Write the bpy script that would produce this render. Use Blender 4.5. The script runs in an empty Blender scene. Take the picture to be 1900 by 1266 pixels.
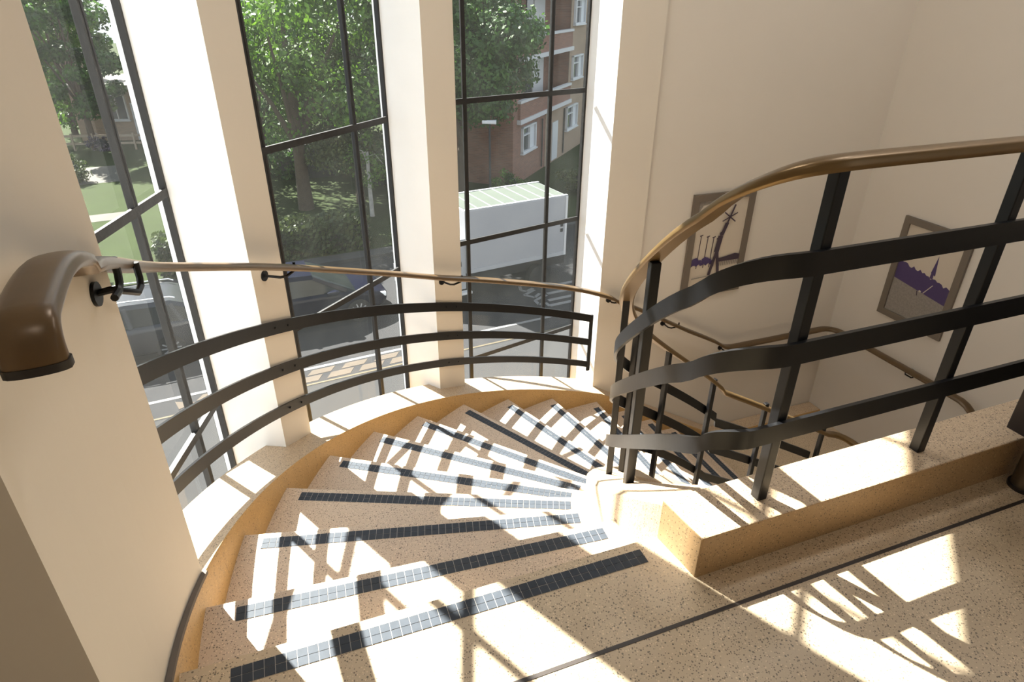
import bpy, bmesh, math, random
from math import sin, cos, pi, radians, sqrt, atan2, degrees
from mathutils import Vector, Matrix
random.seed(7)
SC = bpy.context.scene
COL = SC.collection
PI = pi

# ------------------------------------------------------------------ plan of the stairwell
CX, CY = 1.96, 2.22              # centre of the quarter-turn
RISE = 0.18
UX, UY = 0.9323, 0.3616          # direction of the landing curb and of the far wall
NX, NY = -0.3616, 0.9323         # across the well, towards the far wall
ZG = -6.4                        # street level

def P(phi, R):
    a = radians(phi); return (CX + R*cos(a), CY + R*sin(a))
def SN(s, n):
    return (CX + s*UX + n*NX, CY + s*UY + n*NY)
def zn(phi):                     # height of the line through the nosings, by angle
    return -RISE*(2 + (186.1-phi)/9.17)
def zs(s):                       # the same along the straight part
    return zn(111.2) - 0.59*s

# ------------------------------------------------------------------ materials
def srgb(r, g, b):
    f = lambda c: (c/255/12.92) if c/255 <= 0.04045 else ((c/255+0.055)/1.055)**2.4
    return (f(r), f(g), f(b), 1)
MATS = {}
def newmat(name):
    m = bpy.data.materials.new(name); m.use_nodes = True
    nt = m.node_tree; b = nt.nodes['Principled BSDF']
    MATS[name] = m
    return m, nt, b
def plain(name, col, rough=0.5, metal=0.0, noise=0.0, nscale=8.0, spec=0.5, bump=0.0):
    m, nt, b = newmat(name)
    b.inputs['Roughness'].default_value = rough
    b.inputs['Metallic'].default_value = metal
    b.inputs['Specular IOR Level'].default_value = spec
    b.inputs['Base Color'].default_value = col
    if noise or bump:
        tc = nt.nodes.new('ShaderNodeTexCoord')
        no = nt.nodes.new('ShaderNodeTexNoise'); no.inputs['Scale'].default_value = nscale
        no.inputs['Detail'].default_value = 5
        nt.links.new(tc.outputs['Object'], no.inputs['Vector'])
        if noise:
            mx = nt.nodes.new('ShaderNodeMix'); mx.data_type = 'RGBA'
            mx.inputs[6].default_value = col
            mx.inputs[7].default_value = tuple(max(0, c*(1-noise)) for c in col[:3])+(1,)
            nt.links.new(no.outputs['Fac'], mx.inputs[0])
            nt.links.new(mx.outputs[2], b.inputs['Base Color'])
        if bump:
            bp = nt.nodes.new('ShaderNodeBump'); bp.inputs['Strength'].default_value = bump
            bp.inputs['Distance'].default_value = 0.01
            nt.links.new(no.outputs['Fac'], bp.inputs['Height'])
            nt.links.new(bp.outputs['Normal'], b.inputs['Normal'])
    return m
def terrazzo(name, base, base2, chip, rough, dens, scale=120):
    m, nt, b = newmat(name)
    b.inputs['Roughness'].default_value = rough
    tc = nt.nodes.new('ShaderNodeTexCoord')
    no = nt.nodes.new('ShaderNodeTexNoise'); no.inputs['Scale'].default_value = 3.0
    no.inputs['Detail'].default_value = 6
    nt.links.new(tc.outputs['Object'], no.inputs['Vector'])
    mx = nt.nodes.new('ShaderNodeMix'); mx.data_type = 'RGBA'
    mx.inputs[6].default_value = base; mx.inputs[7].default_value = base2
    nt.links.new(no.outputs['Fac'], mx.inputs[0])
    last = mx.outputs[2]
    for sc, d, col in ((scale, dens, chip), (scale*0.62, dens*0.8, tuple(c*0.5+0.02 for c in chip[:3])+(1,)),
                       (scale*0.8, dens*0.9, tuple(min(1, c*1.35) for c in base[:3])+(1,))):
        vo = nt.nodes.new('ShaderNodeTexVoronoi'); vo.inputs['Scale'].default_value = sc
        nt.links.new(tc.outputs['Object'], vo.inputs['Vector'])
        wn = nt.nodes.new('ShaderNodeSeparateColor')
        nt.links.new(vo.outputs['Color'], wn.inputs[0])
        mu = nt.nodes.new('ShaderNodeMath'); mu.operation = 'MULTIPLY'; mu.inputs[1].default_value = d
        nt.links.new(wn.outputs[0], mu.inputs[0])
        mp = nt.nodes.new('ShaderNodeMapRange')
        mp.interpolation_type = 'LINEAR'
        lt = nt.nodes.new('ShaderNodeMath'); lt.operation = 'LESS_THAN'
        nt.links.new(vo.outputs['Distance'], lt.inputs[0]); nt.links.new(mu.outputs[0], lt.inputs[1])
        mm = nt.nodes.new('ShaderNodeMix'); mm.data_type = 'RGBA'
        sc2 = nt.nodes.new('ShaderNodeMath'); sc2.operation = 'MULTIPLY'; sc2.inputs[1].default_value = 0.75
        nt.links.new(lt.outputs[0], sc2.inputs[0])
        nt.links.new(sc2.outputs[0], mm.inputs[0]); nt.links.new(last, mm.inputs[6]); mm.inputs[7].default_value = col
        last = mm.outputs[2]
    nt.links.new(last, b.inputs['Base Color'])
    return m
def brick(name, c1, c2, mortar, scale=1.0):
    m, nt, b = newmat(name)
    b.inputs['Roughness'].default_value = 0.9
    tc = nt.nodes.new('ShaderNodeTexCoord')
    sp = nt.nodes.new('ShaderNodeSeparateXYZ'); nt.links.new(tc.outputs['Object'], sp.inputs[0])
    ad = nt.nodes.new('ShaderNodeMath'); ad.operation = 'ADD'
    nt.links.new(sp.outputs[0], ad.inputs[0]); nt.links.new(sp.outputs[1], ad.inputs[1])
    mp = nt.nodes.new('ShaderNodeCombineXYZ')
    nt.links.new(ad.outputs[0], mp.inputs[0]); nt.links.new(sp.outputs[2], mp.inputs[1])
    br = nt.nodes.new('ShaderNodeTexBrick')
    br.inputs['Color1'].default_value = c1; br.inputs['Color2'].default_value = c2; br.inputs['Mortar'].default_value = mortar
    br.inputs['Scale'].default_value = 4.4*scale; br.inputs['Mortar Size'].default_value = 0.012
    br.inputs['Row Height'].default_value = 0.33; br.inputs['Brick Width'].default_value = 1.0
    nt.links.new(mp.outputs['Vector'], br.inputs['Vector'])
    nt.links.new(br.outputs['Color'], b.inputs['Base Color'])
    return m
def leafmat(name, c1, c2):
    m, nt, b = newmat(name)
    b.inputs['Roughness'].default_value = 0.6
    tc = nt.nodes.new('ShaderNodeTexCoord')
    no = nt.nodes.new('ShaderNodeTexNoise'); no.inputs['Scale'].default_value = 1.6; no.inputs['Detail'].default_value = 8
    nt.links.new(tc.outputs['Object'], no.inputs['Vector'])
    cr = nt.nodes.new('ShaderNodeValToRGB')
    cr.color_ramp.elements[0].position = 0.35; cr.color_ramp.elements[0].color = c1
    cr.color_ramp.elements[1].position = 0.65; cr.color_ramp.elements[1].color = c2
    nt.links.new(no.outputs['Fac'], cr.inputs[0]); nt.links.new(cr.outputs[0], b.inputs['Base Color'])
    tr = nt.nodes.new('ShaderNodeBsdfTranslucent'); nt.links.new(cr.outputs[0], tr.inputs['Color'])
    ms = nt.nodes.new('ShaderNodeMixShader'); ms.inputs[0].default_value = 0.35
    nt.links.new(b.outputs[0], ms.inputs[1]); nt.links.new(tr.outputs[0], ms.inputs[2])
    nt.links.new(ms.outputs[0], nt.nodes['Material Output'].inputs['Surface'])
    return m
def glassmat(name, tint, dust, dustcol):
    m, nt, b = newmat(name)
    nt.nodes.remove(b)
    tr = nt.nodes.new('ShaderNodeBsdfTransparent'); tr.inputs['Color'].default_value = tint
    gl = nt.nodes.new('ShaderNodeBsdfGlossy'); gl.inputs['Roughness'].default_value = 0.02
    lw = nt.nodes.new('ShaderNodeFresnel'); lw.inputs['IOR'].default_value = 1.22
    m1 = nt.nodes.new('ShaderNodeMixShader')
    nt.links.new(lw.outputs[0], m1.inputs[0]); nt.links.new(tr.outputs[0], m1.inputs[1]); nt.links.new(gl.outputs[0], m1.inputs[2])
    # thin film of dust on the pane
    di = nt.nodes.new('ShaderNodeBsdfDiffuse'); di.inputs['Color'].default_value = dustcol
    tl = nt.nodes.new('ShaderNodeBsdfTranslucent'); tl.inputs['Color'].default_value = dustcol
    md = nt.nodes.new('ShaderNodeMixShader'); md.inputs[0].default_value = 0.5
    nt.links.new(di.outputs[0], md.inputs[1]); nt.links.new(tl.outputs[0], md.inputs[2])
    tc = nt.nodes.new('ShaderNodeTexCoord')
    no = nt.nodes.new('ShaderNodeTexNoise'); no.inputs['Scale'].default_value = 3.0; no.inputs['Detail'].default_value = 8
    nt.links.new(tc.outputs['Object'], no.inputs['Vector'])
    mu = nt.nodes.new('ShaderNodeMath'); mu.operation = 'MULTIPLY'; mu.inputs[1].default_value = dust*2
    nt.links.new(no.outputs['Fac'], mu.inputs[0])
    m2 = nt.nodes.new('ShaderNodeMixShader')
    nt.links.new(mu.outputs[0], m2.inputs[0]); nt.links.new(m1.outputs[0], m2.inputs[1]); nt.links.new(md.outputs[0], m2.inputs[2])
    nt.links.new(m2.outputs[0], nt.nodes['Material Output'].inputs['Surface'])
    return m

M_wall = plain('cream_wall_paint', (0.60, 0.555, 0.49, 1), 0.75, noise=0.05, nscale=2.5, spec=0.2, bump=0.03)
M_pier = plain('warm_pier_paint', (0.60, 0.55, 0.475, 1), 0.75, noise=0.06, nscale=2.0, spec=0.2, bump=0.03)
M_white = plain('white_reveal_paint', (0.82, 0.82, 0.82, 1), 0.7, noise=0.06, nscale=6, spec=0.2, bump=0.08)
M_ceil = plain('ceiling_paint', (0.8, 0.77, 0.72, 1), 0.8)
M_floor = terrazzo('landing_terrazzo', (0.56, 0.45, 0.31, 1), (0.50, 0.39, 0.26, 1), (0.075, 0.052, 0.036, 1), 0.38, 0.40, 155)
M_step = terrazzo('step_terrazzo', (0.58, 0.465, 0.35, 1), (0.51, 0.40, 0.30, 1), (0.085, 0.062, 0.05, 1), 0.42, 0.40, 165)
M_string = terrazzo('bounce_lit_string_terrazzo', (0.46, 0.29, 0.115, 1), (0.37, 0.22, 0.075, 1), (0.10, 0.05, 0.02, 1), 0.5, 0.32, 130)  # warm bounce light from the floor painted in as an orange base
M_kerbstone = terrazzo('shaded_landing_curb_terrazzo', (0.42, 0.28, 0.145, 1), (0.33, 0.21, 0.10, 1), (0.08, 0.05, 0.03, 1), 0.5, 0.33, 130)  # shade and warm bounce painted into the brown of the curb sides
M_curb = terrazzo('curb_terrazzo', (0.50, 0.38, 0.255, 1), (0.45, 0.33, 0.21, 1), (0.07, 0.045, 0.035, 1), 0.45, 0.42, 160)
M_tile = plain('slate_mosaic_tile', (0.055, 0.066, 0.083, 1), 0.65, noise=0.35, nscale=40, spec=.2)
M_grout = plain('pale_grout', (0.50, 0.47, 0.43, 1), 0.8)
M_inlay = plain('dark_inlay_strip', (0.03, 0.022, 0.018, 1), 0.5)
M_black = plain('black_gloss_paint', (0.006, 0.0063, 0.0075, 1), 0.38, noise=0.3, nscale=12, spec=.3, bump=0.05)
M_steel = plain('dark_window_steel', (0.016, 0.015, 0.0145, 1), 0.5, noise=0.4, nscale=25, bump=0.3)
M_brass = plain('bronze_handrail', (0.20, 0.125, 0.05, 1), 0.33, metal=0.55, noise=0.35, nscale=6)
M_brasswall = plain('worn_bronze_rail', (0.135, 0.083, 0.038, 1), 0.30, metal=0.25, noise=0.4, nscale=14)
M_cap = plain('black_end_cap', (0.012, 0.009, 0.008, 1), 0.45)
M_gap = plain('dark_joint', (0.12, 0.10, 0.085, 1), 0.9)
M_glass = glassmat('dusty_window_glass', (0.90, 0.93, 0.92, 1), 0.022, (0.5, 0.53, 0.5, 1))
M_darkstand = plain('dark_metal_stand', (0.03, 0.024, 0.024, 1), 0.35, metal=0.4)
M_greysteel = plain('brushed_grey_steel', (0.22, 0.19, 0.15, 1), 0.35, metal=0.9)
# outdoors
M_road = plain('worn_asphalt', (0.036, 0.036, 0.038, 1), 0.95, noise=0.25, nscale=3, spec=.1)
M_pave = plain('pale_paving', (0.042, 0.042, 0.043, 1), 0.95, noise=0.15, nscale=2, spec=.1)
M_kerb = plain('kerb_stone', (0.06, 0.06, 0.06, 1), 0.9, noise=0.2, nscale=5, spec=.1)
M_mark = plain('white_road_paint', (0.15, 0.15, 0.15, 1), 0.8, noise=0.2, nscale=10)
M_tan = plain('tan_block_paving', (0.07, 0.052, 0.036, 1), 0.9, noise=0.2, nscale=4)
M_yellow = plain('faded_yellow_road_paint', (0.08, 0.062, 0.032, 1), 0.85, noise=0.2, nscale=10)
M_grass = plain('lawn_grass', (0.028, 0.042, 0.012, 1), 0.95, noise=0.45, nscale=1.2, spec=0.1, bump=0.4)
M_path = plain('garden_path', (0.085, 0.078, 0.066, 1), 0.95, noise=0.2, nscale=2)
M_brickR = brick('red_brick', (0.20, 0.09, 0.06, 1), (0.15, 0.07, 0.05, 1), (0.22, 0.18, 0.15, 1))
M_brickT = brick('tan_brick', (0.27, 0.19, 0.13, 1), (0.23, 0.165, 0.115, 1), (0.28, 0.24, 0.20, 1))
M_band = plain('white_concrete_band', (0.45, 0.45, 0.46, 1), 0.8)
M_frame = plain('white_window_frame', (0.46, 0.47, 0.49, 1), 0.5)
M_fillglow, _nt, _b = newmat('fill_glow'); _b.inputs['Base Color'].default_value = (.8, .8, .78, 1)  # glowing disc of the added fill lights
_b.inputs['Emission Color'].default_value = (1, .95, .88, 1); _b.inputs['Emission Strength'].default_value = 4.0
FILL_POWER = 16.0
M_dglass = plain('dark_house_glass', (0.04, 0.05, 0.06, 1), 0.08)
M_curtain = plain('net_curtain', (0.5, 0.52, 0.55, 1), 0.9)
M_bark = plain('brown_bark', (0.09, 0.065, 0.045, 1), 0.95, noise=0.5, nscale=6, bump=0.5)
M_birch = plain('silver_birch_bark', (0.45, 0.44, 0.41, 1), 0.9, noise=0.7, nscale=5)
M_leafA = leafmat('dark_green_leaves', (0.014, 0.042, 0.010, 1), (0.060, 0.14, 0.018, 1))
M_leafB = leafmat('fresh_green_leaves', (0.022, 0.062, 0.006, 1), (0.10, 0.20, 0.015, 1))
M_leafC = leafmat('olive_leaves', (0.025, 0.042, 0.010, 1), (0.080, 0.10, 0.022, 1))
M_leafD = leafmat('hedge_leaves', (0.017, 0.034, 0.007, 1), (0.065, 0.09, 0.02, 1))
M_flower = leafmat('lilac_blossom', (0.05, 0.045, 0.06, 1), (0.15, 0.12, 0.17, 1))
M_navy = plain('navy_car_paint', (0.005, 0.006, 0.014, 1), 0.18, spec=.12)
M_silver = plain('dark_grey_car_paint', (0.035, 0.037, 0.042, 1), 0.2, metal=0.3, spec=.4)
M_carglass = plain('car_glass', (0.012, 0.015, 0.015, 1), 0.12, spec=.2)
M_tyre = plain('tyre_rubber', (0.012, 0.012, 0.012, 1), 0.85)
M_alloy = plain('alloy_wheel', (0.55, 0.56, 0.58, 1), 0.3, metal=0.8)
M_lamp = plain('clear_headlamp', (0.75, 0.78, 0.8, 1), 0.15)
M_tail = plain('red_tail_lamp', (0.55, 0.02, 0.03, 1), 0.2)
M_chrome = plain('roof_rail_alloy', (0.75, 0.77, 0.8, 1), 0.2, metal=0.9)
M_van = plain('white_van_panel', (0.27, 0.275, 0.295, 1), 0.6, noise=0.08, nscale=1.5, spec=.2)
M_vanroof = plain('translucent_roof_panel', (0.085, 0.10, 0.085, 1), 0.8, noise=0.3, nscale=2, spec=.1)
M_trim = plain('grey_trim_strip', (0.28, 0.29, 0.31, 1), 0.5)
M_under = plain('dark_underbody', (0.02, 0.02, 0.022, 1), 0.8)
M_slate = plain('grey_roof', (0.32, 0.29, 0.26, 1), 0.9, noise=0.2, nscale=3)
M_timber = plain('weathered_fence_timber', (0.30, 0.24, 0.18, 1), 0.9, noise=0.3, nscale=6)
M_concrete = plain('concrete_post', (0.55, 0.53, 0.50, 1), 0.9)
M_render = plain('outside_render', (0.40, 0.39, 0.37, 1), 0.85, noise=0.08, nscale=3)
M_picframe = plain('taupe_picture_frame', (0.135, 0.11, 0.085, 1), 0.55)
M_paper = plain('pale_print_paper', (0.50, 0.44, 0.36, 1), 0.6)
M_ink = plain('purple_ink', (0.055, 0.035, 0.11, 1), 0.6)
M_inkbrown = plain('dark_print_ink', (0.045, 0.03, 0.045, 1), 0.6)
M_inkgrey = plain('grey_print_ink', (0.30, 0.27, 0.24, 1), 0.6, noise=0.5, nscale=60)

# ------------------------------------------------------------------ mesh building
class MB:
    def __init__(self): self.v = []; self.f = []; self.m = []; self.mats = []
    def mi(self, mat):
        if mat not in self.mats: self.mats.append(mat)
        return self.mats.index(mat)
    def face(self, pts, mat):
        i = len(self.v); self.v += [tuple(p) for p in pts]
        self.f.append(tuple(range(i, i+len(pts)))); self.m.append(self.mi(mat))
    def grid(self, rings, mat, closed=False, cap=False):
        n = len(rings[0]); i0 = len(self.v)
        for r in rings: self.v += [tuple(p) for p in r]
        k = self.mi(mat); R = len(rings)
        for a in range(R-1):
            for b in range(n if closed else n-1):
                b2 = (b+1) % n
                self.f.append((i0+a*n+b, i0+a*n+b2, i0+(a+1)*n+b2, i0+(a+1)*n+b)); self.m.append(k)
        if cap:
            self.f.append(tuple(i0+b for b in reversed(range(n)))); self.m.append(k)
            self.f.append(tuple(i0+(R-1)*n+b for b in range(n))); self.m.append(k)
    def prism(self, poly, z0, z1, mat, topmat=None):
        """poly = [(x,y)...]; z0/z1 numbers or callables of (x,y)"""
        zz0 = z0 if callable(z0) else (lambda x, y: z0)
        zz1 = z1 if callable(z1) else (lambda x, y: z1)
        n = len(poly); i0 = len(self.v)
        for (x, y) in poly: self.v.append((x, y, zz0(x, y)))
        for (x, y) in poly: self.v.append((x, y, zz1(x, y)))
        k = self.mi(mat)
        for a in range(n):
            b = (a+1) % n
            self.f.append((i0+a, i0+b, i0+n+b, i0+n+a)); self.m.append(k)
        self.f.append(tuple(i0+a for a in reversed(range(n)))); self.m.append(k)
        self.f.append(tuple(i0+n+a for a in range(n))); self.m.append(self.mi(topmat) if topmat else k)
    def box(self, c, s, mat, rz=0.0, M=None):
        cx, cy, cz = c; hx, hy, hz = s[0]/2, s[1]/2, s[2]/2
        pts = []
        for z in (-hz, hz):
            for (x, y) in ((-hx, -hy), (hx, -hy), (hx, hy), (-hx, hy)):
                if M is not None:
                    q = M @ Vector((x, y, z)); pts.append((cx+q.x, cy+q.y, cz+q.z))
                else:
                    pts.append((cx+x*cos(rz)-y*sin(rz), cy+x*sin(rz)+y*cos(rz), cz+z))
        i = len(self.v); self.v += pts; k = self.mi(mat)
        for q in ((3,2,1,0), (4,5,6,7), (0,1,5,4), (1,2,6,5), (2,3,7,6), (3,0,4,7)):
            self.f.append(tuple(i+a for a in q)); self.m.append(k)
    def bar(self, a, b, w, d, mat, up=(0, 0, 1)):
        """rectangular bar from a to b; w across (in plan), d along up"""
        a = Vector(a); b = Vector(b); t = (b-a).normalized(); upv = Vector(up)
        if abs(t.dot(upv)) > 0.98: upv = Vector((UX, UY, 0))
        s = t.cross(upv).normalized(); u = s.cross(t).normalized()
        r = []
        for p in (a, b):
            r.append([p+s*w/2+u*d/2, p-s*w/2+u*d/2, p-s*w/2-u*d/2, p+s*w/2-u*d/2])
        self.grid(r, mat, closed=True, cap=True)
    def tube(self, pts, r, mat, seg=8, cap=True):
        pts = [Vector(p) for p in pts]
        rs = r if isinstance(r, (list, tuple)) else [r]*len(pts)
        rings = []; prev = None
        for i, p in enumerate(pts):
            t = (pts[min(i+1, len(pts)-1)]-pts[max(i-1, 0)]).normalized()
            if prev is None:
                u = t.orthogonal().normalized()
            else:
                u = (prev - t*prev.dot(t)).normalized()
            prev = u; w = t.cross(u)
            rings.append([p+(u*cos(2*PI*k/seg)+w*sin(2*PI*k/seg))*rs[i] for k in range(seg)])
        self.grid(rings, mat, closed=True, cap=cap)
    def cyl(self, c, r, h, mat, axis='z', seg=24, r2=None):
        r2 = r if r2 is None else r2
        if isinstance(axis, str): axis = {'x': (1, 0, 0), 'y': (0, 1, 0), 'z': (0, 0, 1)}[axis]
        ax = axis
        ax = Vector(ax).normalized(); u = ax.orthogonal().normalized(); w = ax.cross(u); c = Vector(c)
        rings = []
        for (q, rr) in ((-h/2, r), (h/2, r2)):
            rings.append([c+ax*q+(u*cos(2*PI*k/seg)+w*sin(2*PI*k/seg))*rr for k in range(seg)])
        self.grid(rings, mat, closed=True, cap=True)
    def sweep(self, path, prof, mat, cap=True, normals=None):
        """profile (side, up) swept along a mostly level path, upright sections"""
        path = [Vector(p) for p in path]; rings = []
        for i, p in enumerate(path):
            t = path[min(i+1, len(path)-1)]-path[max(i-1, 0)]
            t2 = Vector((t.x, t.y, 0)).normalized(); s = Vector((t2.y, -t2.x, 0))
            rings.append([p+s*a+Vector((0, 0, 1))*b for (a, b) in prof])
        self.grid(rings, mat, closed=True, cap=cap)
    def build(self, name, parent=None, smooth=0, loc=None, matrix=None, recalc=True):
        me = bpy.data.meshes.new(name)
        vs = self.v
        o0 = Vector((0, 0, 0))
        me.from_pydata([tuple(v) for v in vs], [], self.f)
        for mt in self.mats: me.materials.append(mt)
        me.polygons.foreach_set('material_index', self.m)
        if recalc:
            bm = bmesh.new(); bm.from_mesh(me)
            bmesh.ops.recalc_face_normals(bm, faces=bm.faces); bm.to_mesh(me); bm.free()
        if smooth:
            me.polygons.foreach_set('use_smooth', [True]*len(me.polygons))
            me.set_sharp_from_angle(angle=radians(smooth))
        me.update()
        o = bpy.data.objects.new(name, me); COL.objects.link(o)
        if matrix is not None: o.matrix_local = matrix
        if loc is not None: o.location = loc
        if parent is not None: o.parent = parent
        return o
def tag(o, label=None, cat=None, group=None, kind=None):
    if label: o['label'] = label
    if cat: o['category'] = cat
    if group: o['group'] = group
    if kind: o['kind'] = kind
    return o
def empty(name, loc, rz=0.0, label=None, cat=None, group=None, kind=None):
    o = bpy.data.objects.new(name, None); COL.objects.link(o)
    o.location = loc; o.rotation_euler = (0, 0, rz); o.empty_display_size = 0.1
    return tag(o, label, cat, group, kind)
def attach(o, parent):
    """parent keeping the world place of a mesh modelled in world coordinates"""
    o.parent = parent
    L = Matrix.Translation(parent.location) @ parent.rotation_euler.to_matrix().to_4x4()
    o.matrix_parent_inverse = L.inverted()
    return o
def bevel(o, w, seg=2):
    m = o.modifiers.new('bevel', 'BEVEL'); m.width = w; m.segments = seg; m.limit_method = 'ANGLE'; m.angle_limit = radians(40)
    m.harden_normals = False
    return o
def struct(o, label=None):
    o['kind'] = 'structure'
    if label: o['label'] = label
    return o
def arc(a0, a1, R, n):
    return [P(a0+(a1-a0)*i/n, R) for i in range(n+1)]
def line_circle(p, d, R):
    px, py = p[0]-CX, p[1]-CY
    L = sqrt(d[0]**2+d[1]**2); dx, dy = d[0]/L, d[1]/L
    b = px*dx+py*dy; c = px*px+py*py-R*R
    q = sqrt(max(0, b*b-c)); out = []
    for t in (-b-q, -b+q): out.append((p[0]+t*dx, p[1]+t*dy))
    return out
def clamp(a, lo, hi): return max(lo, min(hi, a))

# ------------------------------------------------------------------ staircase
# nosing tile strips: (outer end, inner end) of the edge nearest the nosing
STRIPS = {1: ((-.746, 1.086), (.423, 1.518)), 2: ((-.894, 1.425), (.348, 1.794)), 3: ((-1.002, 1.901), (.289, 2.059)),
          4: ((-1.012, 2.376), (.287, 2.327)), 5: ((-.940, 2.837), (.322, 2.588)), 6: ((-.812, 3.295), (.404, 2.849)),
          7: ((-.601, 3.711), (.492, 3.107))}
for k in (8, 9, 10, 11):
    ph = 186.1-9.17*(k-3)
    STRIPS[k] = (P(ph, 2.97), P(ph+0.5, 1.66))
for k, s in ((12, .245), (13, .56), (14, .855), (15, 1.165)):
    STRIPS[k] = (SN(s, 2.99), SN(s, 1.68))
NOSE = {}
for k, (a, b) in STRIPS.items():
    dx, dy = b[0]-a[0], b[1]-a[1]; L = sqrt(dx*dx+dy*dy); dx /= L; dy /= L
    # downhill side: to the left of outer->inner
    nx, ny = -dy, dx
    NOSE[k] = ((a[0]+nx*.032, a[1]+ny*.032), (dx, dy), (nx, ny))
def nose_pts(k, Rin, Rout):
    p, d, n = NOSE[k]
    if k >= 12:
        s = {12: .245, 13: .56, 14: .855, 15: 1.165}[k]+.032
        return SN(s, Rout), SN(s, Rin)
    q = line_circle(p, d, Rout); o = min(q, key=lambda e: (e[0]-p[0])**2+(e[1]-p[1])**2)
    q = line_circle(p, d, Rin); e0 = (p[0]+d[0]*1.3, p[1]+d[1]*1.3)
    i = min(q, key=lambda e: (e[0]-e0[0])**2+(e[1]-e0[1])**2)
    return o, i

stair = empty('winding_staircase', (P(160, 2.3)[0], P(160, 2.3)[1], zn(160)), 0,
              'winding terrazzo staircase turning down along the tall windows, slate mosaic strips on its steps', 'staircase')
def tile_strip(k, parent):
    a, b = STRIPS[k]; z = -RISE*(k-1)
    dx, dy = b[0]-a[0], b[1]-a[1]; L = sqrt(dx*dx+dy*dy); dx /= L; dy /= L
    nx, ny = dy, -dx                              # uphill
    w = 0.056; m = MB()
    pt = lambda t, q: (a[0]+dx*t+nx*q, a[1]+dy*t+ny*q)
    m.prism([pt(0, 0), pt(L, 0), pt(L, w), pt(0, w)], z-.004, z+.0010, M_grout)
    n = int(round(L/.0285)); st = L/n; g = .0017
    rnd = random.Random(k)
    for i in range(n):
        for r in range(2):
            q0, q1 = r*w/2+g/2, (r+1)*w/2-g/2
            j = rnd.uniform(-.0003, .0003)
            m.prism([pt(i*st+g/2, q0+j), pt((i+1)*st-g/2, q0+j), pt((i+1)*st-g/2, q1+j), pt(i*st+g/2, q1+j)], z, z+.0022+rnd.uniform(0, .0004), M_tile)
    o = m.build('tile_strip', recalc=False); attach2(o, parent)
    o['label'] = 'strip of small dark slate mosaic tiles along the nosing'
    return o
def attach2(o, parent):
    # parent may itself be parented; all parents used here are unrotated
    o.parent = parent
    bpy.context.view_layer.update()
    o.matrix_parent_inverse = parent.matrix_world.inverted()
RI, RO = 1.56, 3.09
for k in range(2, 16):
    z = -RISE*(k-1)
    o1, i1 = nose_pts(k-1, RI, RO); o2, i2 = nose_pts(k, RI, RO)
    pu, du, nu = NOSE[k-1]
    # tuck back under the step above
    bk = .03
    o1b = (o1[0]-nu[0]*bk, o1[1]-nu[1]*bk); i1b = (i1[0]-nu[0]*bk, i1[1]-nu[1]*bk)
    poly = [o1b]
    if k <= 11:
        pa = degrees(atan2(o1[1]-CY, o1[0]-CX)) % 360; pb = degrees(atan2(o2[1]-CY, o2[0]-CX)) % 360
        poly += arc(pa, pb, RO, 6)
        qa = degrees(atan2(i2[1]-CY, i2[0]-CX)) % 360; qb = degrees(atan2(i1[1]-CY, i1[0]-CX)) % 360
        poly += arc(qa, qb, RI, 6)
    else:
        poly += [o1, o2, i2, i1]
    poly.append(i1b)
    m = MB(); m.prism(poly, z-.24, z, M_step)
    st = m.build('step'); attach2(st, stair); bevel(st, .008, 2)
    tile_strip(k, st)

# outer string with its ledge under the windows, running on along the far wall
def zo(phi): return min(0.0, zn(phi))
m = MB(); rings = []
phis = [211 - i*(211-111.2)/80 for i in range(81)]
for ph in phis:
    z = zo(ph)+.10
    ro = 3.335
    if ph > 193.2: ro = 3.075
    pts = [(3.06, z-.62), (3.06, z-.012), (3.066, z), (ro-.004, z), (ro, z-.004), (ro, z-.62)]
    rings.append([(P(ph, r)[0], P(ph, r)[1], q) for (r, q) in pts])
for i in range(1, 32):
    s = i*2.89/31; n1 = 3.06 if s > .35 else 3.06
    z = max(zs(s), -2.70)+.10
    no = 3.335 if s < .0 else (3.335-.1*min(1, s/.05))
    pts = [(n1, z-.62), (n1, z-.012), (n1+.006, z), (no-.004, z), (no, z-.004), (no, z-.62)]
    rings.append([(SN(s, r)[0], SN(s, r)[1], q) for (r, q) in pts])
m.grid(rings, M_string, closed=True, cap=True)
# the ledge top is curb terrazzo, without the painted warm bounce
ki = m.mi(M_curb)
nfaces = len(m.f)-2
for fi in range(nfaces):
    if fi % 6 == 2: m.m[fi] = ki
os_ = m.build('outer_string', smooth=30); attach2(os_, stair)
os_['label'] = 'curved terrazzo string tinted orange for warm bounce light, with a pale ledge, rising along the windows'

# inner curb carrying the balustrade
m = MB(); rings = []
PH0 = 209.2
def zc(phi): return min(.1635, zn(phi)+.175)
for i in range(61):
    ph = 204.8-(204.8-111.2)*i/60
    z = zc(ph)
    pts = [(1.605, z-.50), (1.605, z-.02), (1.59, z), (1.42, z), (1.405, z-.015), (1.405, z-.50)]
    rings.append([(P(ph, r)[0], P(ph, r)[1], q) for (r, q) in pts])
for i in range(1, 14):
    s = i*1.30/13; z = max(zs(s)+.175, -2.52)
    pts = [(1.605, z-.50), (1.605, z-.02), (1.59, z), (1.42, z), (1.405, z-.015), (1.405, z-.50)]
    rings.append([(SN(s, r)[0], SN(s, r)[1], q) for (r, q) in pts])
m.grid(rings, M_curb, closed=True, cap=True)
ic = m.build('inner_curb', smooth=30); attach2(ic, stair)

# landing curb
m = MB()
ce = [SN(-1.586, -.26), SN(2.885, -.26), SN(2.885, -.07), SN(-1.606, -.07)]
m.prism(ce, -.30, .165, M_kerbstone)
m.m[-1] = m.mi(M_curb)  # top stays plain curb terrazzo; only the sides carry the painted shade
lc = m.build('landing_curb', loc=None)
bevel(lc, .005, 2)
tag(lc, 'straight low terrazzo curb along the edge of the landing, under the right hand railing', 'curb')

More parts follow.
